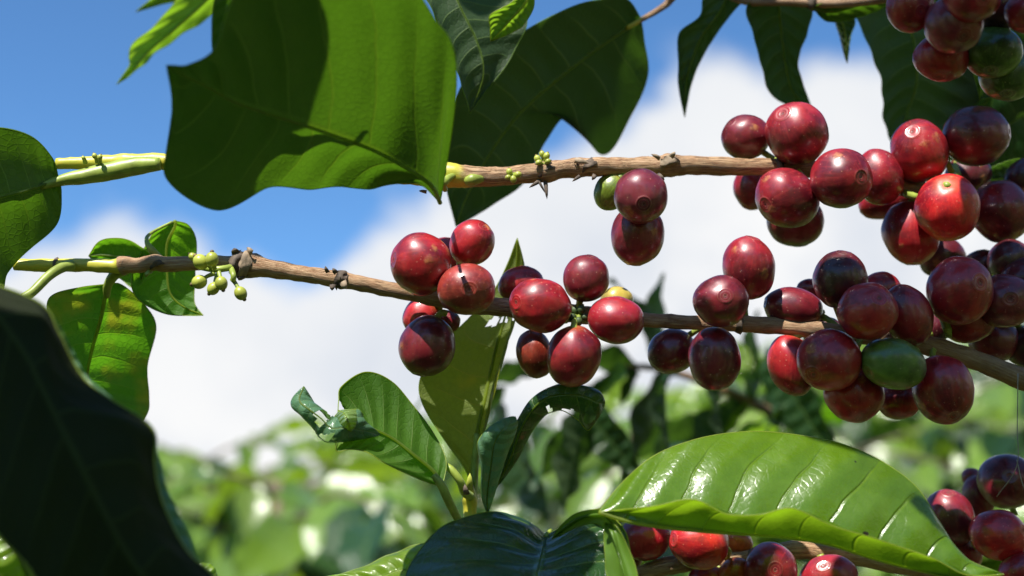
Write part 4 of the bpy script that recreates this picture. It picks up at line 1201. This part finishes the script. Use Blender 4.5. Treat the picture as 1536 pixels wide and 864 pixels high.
leaf(T4, [(1600, 130, 420), [(1560, 80, 418), (1560, 160, 424), (1590, 250, 428)], [(1500, 120, 422), (1510, 190, 426), (1540, 260, 430)], [(1480, 200, 428), (1490, 230, 430), (1500, 262, 432)], (1462, 272, 434)],
     M_MATURE, 'top', 50, 24, seed=27, label='dark leaf filling the right edge under the green cherries')
leaf(T4, [(1570, 250, 400), [(1530, 238, 398), (1535, 262, 400), (1545, 285, 404)], [(1490, 250, 398), (1495, 268, 400), (1500, 285, 404)], (1458, 268, 402)], M_MATURE, 'under', 30, 14, seed=28, label='small green leaf between the plum and deep red cherries')
leaf(T4, [(1570, -60, 380), [(1480, -30, 370), (1510, 20, 376), (1560, 60, 382)], [(1440, 10, 374), (1470, 60, 380), (1540, 130, 386)], (1470, 150, 388)], M_MATURE, 'under', 40, 20, seed=29, label='dark leaf in the top right corner')

# silk threads
TH = tag(tube('silk_thread', [P(1527, 560, 352), P(1526, 640, 352), P(1525, 700, 354), P(1495, 745, 372)], [.00012] * 4, M_THREAD, None, 5), 'thin silk thread hanging from the branch at the lower right', 'thread', 'silk threads')
TH2 = tag(tube('silk_thread', [P(1525, 690, 354), P(1540, 740, 356), P(1580, 790, 360)], [.00012] * 3, M_THREAD, None, 5), 'silk thread slanting over the right edge of the large dark cherry', 'thread', 'silk threads')

# ------------------------------------------------------------------ OVERHEAD LEAVES out of view, added and shaped to shade parts of the plant
T5 = thing('leafy_branch', P(700, -700, 330), 'unseen leafy branch added overhead to shade the left half', 'branch', 'added shading branches overhead')
T6 = thing('leafy_branch', P(1600, -600, 330), 'unseen leafy branch added overhead to shade the right half', 'branch', 'added shading branches overhead')


def shade(parent, x, y, d, a, b, ang, t, seed=0, mat=None):
    """an added overhead leaf, outlined to the wanted shadow, hanging t mm up the sun's direction from a place on the plant; half axes a, b in photograph pixels"""
    ca, sa = math.cos(R(ang)), -math.sin(R(ang))
    D = d if callable(d) else (lambda yy: d)
    st = []
    for u in (-1, -.85, -.5, -.05, .4, .75, 1):
        w = b * (1 - abs(u) ** 2.2) ** .8
        if abs(u) == 1:
            st.append((x + ca * a * u, y + sa * a * u, D(y + sa * a * u)))
            continue
        row = []
        for v in (-1, 0, 1):
            wob = 1 + .10 * math.sin(seed * 3 + u * 5 + v)
            row.append((x + ca * a * u - sa * w * v * wob, y + sa * a * u + ca * w * v * wob, D(y + sa * a * u + ca * w * v * wob) + (3 if v else 0)))
        st.append(row)
    return leaf(parent, st, mat or M_DARK, 'under', 30, 12, rib=.7, marg=0, seed=seed, off=SUN * (t / 1000))


def shade_flat(parent, x, y, d, L, W, t, ang=0, k=0):
    """an added overhead leaf spread square to the sun to block it, L by W mm, t mm up the sun's direction"""
    c_ = P(x, y, d) + SUN * (t / 1000)
    e1 = (RT - SUN * SUN.dot(RT)).normalized()
    e2 = SUN.cross(e1)
    ax = e1 * math.cos(R(ang)) + e2 * math.sin(R(ang))
    b = c_ - ax * (L / 2000)
    return place_leaf(parent, b, c_ + ax * (L / 2000), SUN, M_DARK, k, 'fine', W / L / .42)


SHADES = [
 (T5, 300, 20, lambda yy: 283 + .131 * yy, 195, 175, 84, 85),
 (T5, 860, 105, 405, 180, 115, 50, 120), (T5, 745, 215, 402, 160, 95, 60, 130), (T5, 690, 60, 385, 150, 60, 80, 105),
 (T5, 120, 700, 256, 330, 215, -55, 190), (T5, 20, 560, 262, 190, 130, 30, 150), (T5, 230, 850, 252, 150, 60, -60, 215), (T5, 0, 800, 252, 160, 100, 20, 225),
 (T6, 1060, 70, 410, 130, 60, 80, 80), (T6, 1175, 75, 410, 130, 60, 85, 90), (T6, 1385, 120, 422, 180, 110, 90, 105), (T6, 1500, 160, 430, 150, 110, 60, 125),
 (T6, 1470, 830, 328, 110, 85, -50, 205),
]
for k, (par, x, y, d, a_, b_, an, t) in enumerate(SHADES):
    shade(par, x, y, d, a_, b_, an, t, k)
FLAT = [
 (T5, 70, 850, 250, 80, 40, 205, 0),
 (T6, 1440, 40, 321, 42, 26, 50, 0), (T6, 1535, 90, 336, 30, 30, 66, 30),
 (T6, 1482, 200, 372, 22, 20, 80, 10),
 (T6, 1285, 470, 336, 44, 24, 118, 14), (T6, 1430, 470, 341, 42, 26, 126, -14), (T6, 1545, 440, 360, 24, 32, 134, 0),
 (T6, 1340, 590, 350, 46, 16, 150, -14), (T6, 1530, 330, 380, 18, 20, 96, 20),
 (T6, 1056, 545, 341, 14, 14, 150, 0),
]
for k, (par, x, y, d, L_, W_, t, an) in enumerate(FLAT):
    shade_flat(par, x, y, d, L_, W_, t, an, k)
px_tube('stem', [(-300, -620, 300, 20), (0, -560, 310, 18), (300, -500, 320, 16), (700, -480, 340, 14), (1000, -420, 370, 10)], M_BARK, T5, 12, .15, 6, [1.2] * 5)
px_tube('stem', [(1000, -520, 340, 10), (1250, -500, 340, 14), (1500, -520, 340, 18), (1900, -560, 350, 22)], M_BARK, T6, 12, .15, 6, [1.2] * 4)

# ------------------------------------------------------------------ MIDDLE DISTANCE LEAVES
T7 = thing('leafy_branch', P(1300, 700, 620), 'out of focus leafy branch behind the fruit at the lower centre', 'branch')
px_tube('stem', [(1420, 860, 640, 10), (1280, 700, 630, 8), (1120, 600, 620, 7), (960, 550, 600, 5), (860, 600, 580, 4)], M_BARK, T7, 10, .1, 6, [1.2, 1, 1, .8, .3])
MID = [(960, 552, 600, 780, 520, 600, .9, M_MATURE, 1), (930, 545, 590, 880, 640, 560, .3, M_FRESH, 2), (1000, 560, 600, 900, 800, 580, 1.2, M_MATURE, 0),
       (960, 560, 600, 760, 700, 570, 1.1, M_MATURE, 2), (1120, 600, 620, 960, 760, 600, 1.2, M_MATURE, 3), (1120, 600, 620, 1040, 690, 610, .2, M_FRESH, 1),
       (1130, 600, 620, 1120, 470, 600, 1.4, M_UNDER, 0), (1130, 605, 620, 1240, 640, 640, 1.0, M_MATURE, 1), (1200, 640, 620, 1190, 500, 600, 1.3, M_MATURE, 2),
       (1010, 565, 600, 960, 400, 590, 1.5, M_MATURE, 3), (985, 540, 590, 980, 415, 570, 1.5, M_UNDER, 0), (1180, 640, 640, 1010, 660, 620, .7, M_FRESH, 2),
       (800, 560, 640, 700, 560, 620, 1.0, M_MATURE, 1), (740, 600, 640, 800, 780, 600, 1.2, M_MATURE, 0), (860, 560, 620, 900, 720, 580, 1.3, M_MATURE, 3),
       (1060, 520, 620, 1160, 560, 600, .5, M_FRESH, 3), (1240, 600, 660, 1180, 730, 640, 1.1, M_MATURE, 1), (1060, 640, 660, 860, 680, 640, 1.0, M_MATURE, 2),
       (640, 590, 640, 590, 660, 620, .8, M_UNDER, 2), (1000, 560, 560, 980, 830, 540, 1.2, M_MATURE, 1), (900, 600, 560, 800, 760, 540, 1.3, M_MATURE, 3), (1150, 520, 580, 1240, 700, 560, 1.2, M_MATURE, 0), (860, 590, 560, 950, 720, 545, 1.0, M_MATURE, 2), (1080, 560, 570, 1060, 700, 560, 1.3, M_MATURE, 1), (1180, 600, 580, 1130, 660, 570, .9, M_MATURE, 2), (760, 580, 600, 690, 640, 600, 1.2, M_MATURE, 1), (1230, 560, 720, 1090, 640, 700, .2, M_FRESH, 0), (1080, 520, 720, 1200, 610, 700, .4, M_FRESH, 2), (1010, 600, 740, 1110, 700, 720, .3, M_FRESH, 1), (900, 520, 720, 800, 600, 700, .3, M_FRESH, 3), (1260, 640, 740, 1200, 560, 720, .5, M_GREEN, 1), (840, 640, 740, 780, 740, 720, .2, M_GREEN, 0), (1080, 480, 600, 1105, 400, 590, 1.4, M_UNDER, 1)]
for (bx, by, bd, tx, ty, td, ro, m_, k) in MID:
    px_leaf(T7, bx, by, bd, tx, ty, td, m_, ro, k, 1.1)
for k, (x, y, d, a_, b_, an, t) in enumerate([(900, 640, 590, 230, 120, 10, 270), (1110, 560, 600, 170, 90, 30, 260), (780, 600, 590, 140, 90, 70, 255)]):
    shade(T7, x, y, d, a_, b_, an, t, k)  # unseen leaves added up the sun's direction to darken the middle distance

# ------------------------------------------------------------------ BACKGROUND SHRUBS
M_TRUNK = simple('trunk_bark', (.20, .15, .10), .8, 60, .5, .5)
BL = proto_leaf('coarse', M_BACK, nu=10, nv=4)
BLM = proto_leaf('coarse', M_MATURE, nu=10, nv=4)
SHRUB_N = [0]


def shrub(px, dist, top, label, spread=.55, levels=9, dens=1.0, seed=0, step=.085, lleaf=.115, dark=.3, maxleaf=150, at=None):
    rnd = random.Random(seed)
    az_ = math.atan((px - 768) / F)
    bx, by = math.sin(az_) * dist, math.cos(az_) * dist
    if at: bx, by = at
    root = thing('coffee_shrub', (bx, by, 0), label, 'shrub', 'shrub rows around the viewer' if at else 'coffee shrubs growing behind')
    og = ORG[root]
    tube('trunk', [(bx, by, -.02), (bx + .02, by, .5), (bx - .01, by + .02, top * .6), (bx, by, top - .03)], [.02, .016, .012, .004], M_TRUNK, root, 8, .1, 5)
    bvec, bf, buv = [], [], []
    V, FC = [], []
    cand = []
    for lv in range(levels * 2):
        z = top - .04 - lv * step
        if z < .15: break
        for s in range(3):
            a_ = lv * 1.2 + s * 2.09 + rnd.uniform(-.4, .4)
            ln = min(spread, .14 + .10 * lv) * rnd.uniform(.75, 1.1)
            d_ = Vector((math.cos(a_), math.sin(a_), .25 + rnd.uniform(-.1, .25)))
            p0 = Vector((bx, by, z))
            pts_ = [p0, p0 + d_ * ln * .5, p0 + d_ * ln + Vector((0, 0, -.25 * ln))]
            v_, f_, _ = tube_data(pts_, [.003, .002, .001], 5, 0, True, 3)
            o0 = len(V)
            V += v_
            FC += [tuple(i + o0 for i in f) for f in f_]
            nn = max(2, int(ln / .05 * dens))
            for i in range(nn):
                u = (i + .6) / nn
                q = pts_[0].lerp(pts_[1], u * 2) if u < .5 else pts_[1].lerp(pts_[2], u * 2 - 1)
                for sg in (-1, 1):
                    out = Vector((-d_.y * sg, d_.x * sg, 0)).normalized()
                    ax = (out * rnd.uniform(.6, 1) + Vector((d_.x, d_.y, 0)) * rnd.uniform(.3, 1) + Vector((0, 0, rnd.uniform(-1.0, .2)))).normalized()
                    n_ = Vector((rnd.uniform(-.8, .6), rnd.uniform(-1.3, .5), .8))
                    L = lleaf * rnd.uniform(.6, 1.15)
                    cand.append((q, ax, n_, L, rnd.random(), rnd.randrange(4)))
    obj('twigs', V, FC, M_TRUNK, root, smooth=True)['kind'] = 'stuff'
    zcut = CAM.z + dist * math.tan(PITCH - R(11.6)) - .03

    def vis(cn):
        q = cn[0] - CAM
        return (q.z > zcut - CAM.z, -q.length)
    cand.sort(key=vis, reverse=True)
    SV, SF, SU = [], [], []
    for i, (q, ax, n_, L, rr, k) in enumerate(cand):
        me = (BLM if rr < dark else BL)[k]
        x = ax
        z_ = (n_ - x * x.dot(n_)).normalized()
        y = z_.cross(x)
        M = Matrix.Translation(q - og) @ Matrix((x, y, z_)).transposed().to_4x4() @ Matrix.Diagonal((L, L * 1.15, L, 1))
        if i < maxleaf and q.z > zcut:
            o = bpy.data.objects.new('leaf', me)
            COL.objects.link(o)
            o.parent = root
            o.matrix_local = M
        else:
            o0 = len(SV)
            SV += [M @ v.co + og for v in me.vertices]
            SF += [tuple(j + o0 for j in p.vertices) for p in me.polygons]
            uvv = {}
            for lp, ud in zip(me.loops, me.uv_layers[0].data): uvv[lp.vertex_index] = tuple(ud.uv)
            SU += [uvv[j] for j in range(len(me.vertices))]
    if SV:
        obj('foliage', SV, SF, M_BACK, root, uv=SU)['kind'] = 'stuff'


SHRUBS = [
 (290, 1.9, 1.545, 'blurred shrub behind the foreground leaf, lowest and farthest left of the bright row', .5, 1),
 (420, 1.3, 1.475, 'blurred bright shrub below the shredded leaf end', .5, 2),
 (570, 2.1, 1.60, 'blurred shrub directly behind the young shoot', .55, 3),
 (760, 1.8, 1.59, 'blurred shrub behind the arching eaten leaf', .55, 4),
 (920, 1.5, 1.54, 'blurred dark shrub left of the big glossy leaf', .5, 5),
 (1090, 1.9, 1.64, 'blurred shrub behind the group of four cherries', .55, 6),
 (1260, 1.6, 1.58, 'blurred shrub behind the big glossy leaf', .5, 7),
 (1420, 1.9, 1.64, 'blurred shrub behind the shaded cherry cluster', .55, 8),
 (1580, 1.5, 1.58, 'blurred shrub at the right edge behind the silk threads', .5, 9),
 (120, 1.9, 1.54, 'blurred shrub hidden behind the huge shadowed leaf', .5, 10),
]
for px, ds, top, lb, spd, sd_ in SHRUBS:
    shrub(px, ds, top, lb, spd, seed=sd_, step=.055, lleaf=.085, dens=1.25, dark=.33, maxleaf=170)
for i, (px, ds, top) in enumerate([(250, 2.8, 1.60), (700, 2.7, 1.60), (1000, 2.6, 1.72), (1330, 2.5, 1.80), (1600, 2.8, 1.85)]):
    shrub(px, ds, top, ['farther shrub seen in gaps above the bright left shrubs', 'farther shrub rising behind the young shoot', 'farther shrub behind the centre foliage',
                        'farther shrub rising behind the shaded cluster', 'farther shrub at the right edge'][i], .7, seed=40 + i, maxleaf=70, lleaf=.13, step=.11)

# rows of the plantation beside and behind the camera
for i, (x_, y_, tp) in enumerate([(-1.1, .1, 2.0), (-.9, -.9, 2.0), (-.15, -1.1, 2.0), (.75, -.95, 2.05), (1.15, -.1, 2.1), (-1.3, .9, 1.75), (1.35, .8, 2.0), (0, -2.2, 2.5), (1.5, -1.9, 2.5), (-1.6, -1.9, 2.5)]):
    shrub(0, 0, tp, ['tall dark shrub beside the viewer on the left', 'tall shrub behind the viewer on the left', 'tall shrub straight behind the viewer', 'tall shrub behind the viewer on the right', 'tall dark shrub beside the viewer on the right', 'shrub ahead on the left, outside the picture', 'shrub ahead on the right, outside the picture', 'tallest shrub of the second row straight behind', 'shrub of the second row behind on the right', 'shrub of the second row behind on the left'][i], .75, 14, seed=80 + i, maxleaf=0, lleaf=.15, step=.12, at=(x_, y_))

# ------------------------------------------------------------------ GROUND
m, g = newmat('soil')
tco = g.n('ShaderNodeTexCoord').outputs['Object']
n = g.noise(tco, 3, 6, .65)
n2 = g.noise(tco, 40, 4, .6)
c_ = g.mix(g.ss(n, .4, .6), (.12, .075, .045), (.07, .11, .03))
c_ = g.mix(g.ss(n2, .4, .7, 0, .5), c_, (.20, .14, .08))
bp = g.n('ShaderNodeBump', Strength=.6, Distance=.03, Height=n2)
g.n('ShaderNodeOutputMaterial', i0=g.n('ShaderNodeBsdfPrincipled', Base__Color=c_, Roughness=.9, Normal=bp.outputs[0]))
V, FC = [], []
NG = 60
for i in range(NG + 1):
    for j in range(NG + 1):
        x = ((i / NG - .5) * 2); y = ((j / NG - .5) * 2)
        x = math.copysign(abs(x) ** 2.5, x) * 400; y = math.copysign(abs(y) ** 2.5, y) * 400
        V.append((x, y, .03 * noise.noise(Vector((x, y, 0)) * .8)))
for i in range(NG):
    for j in range(NG):
        a = i * (NG + 1) + j
        FC.append((a, a + NG + 1, a + NG + 2, a + 1))
tag(obj('ground', V, FC, m), kind='structure')
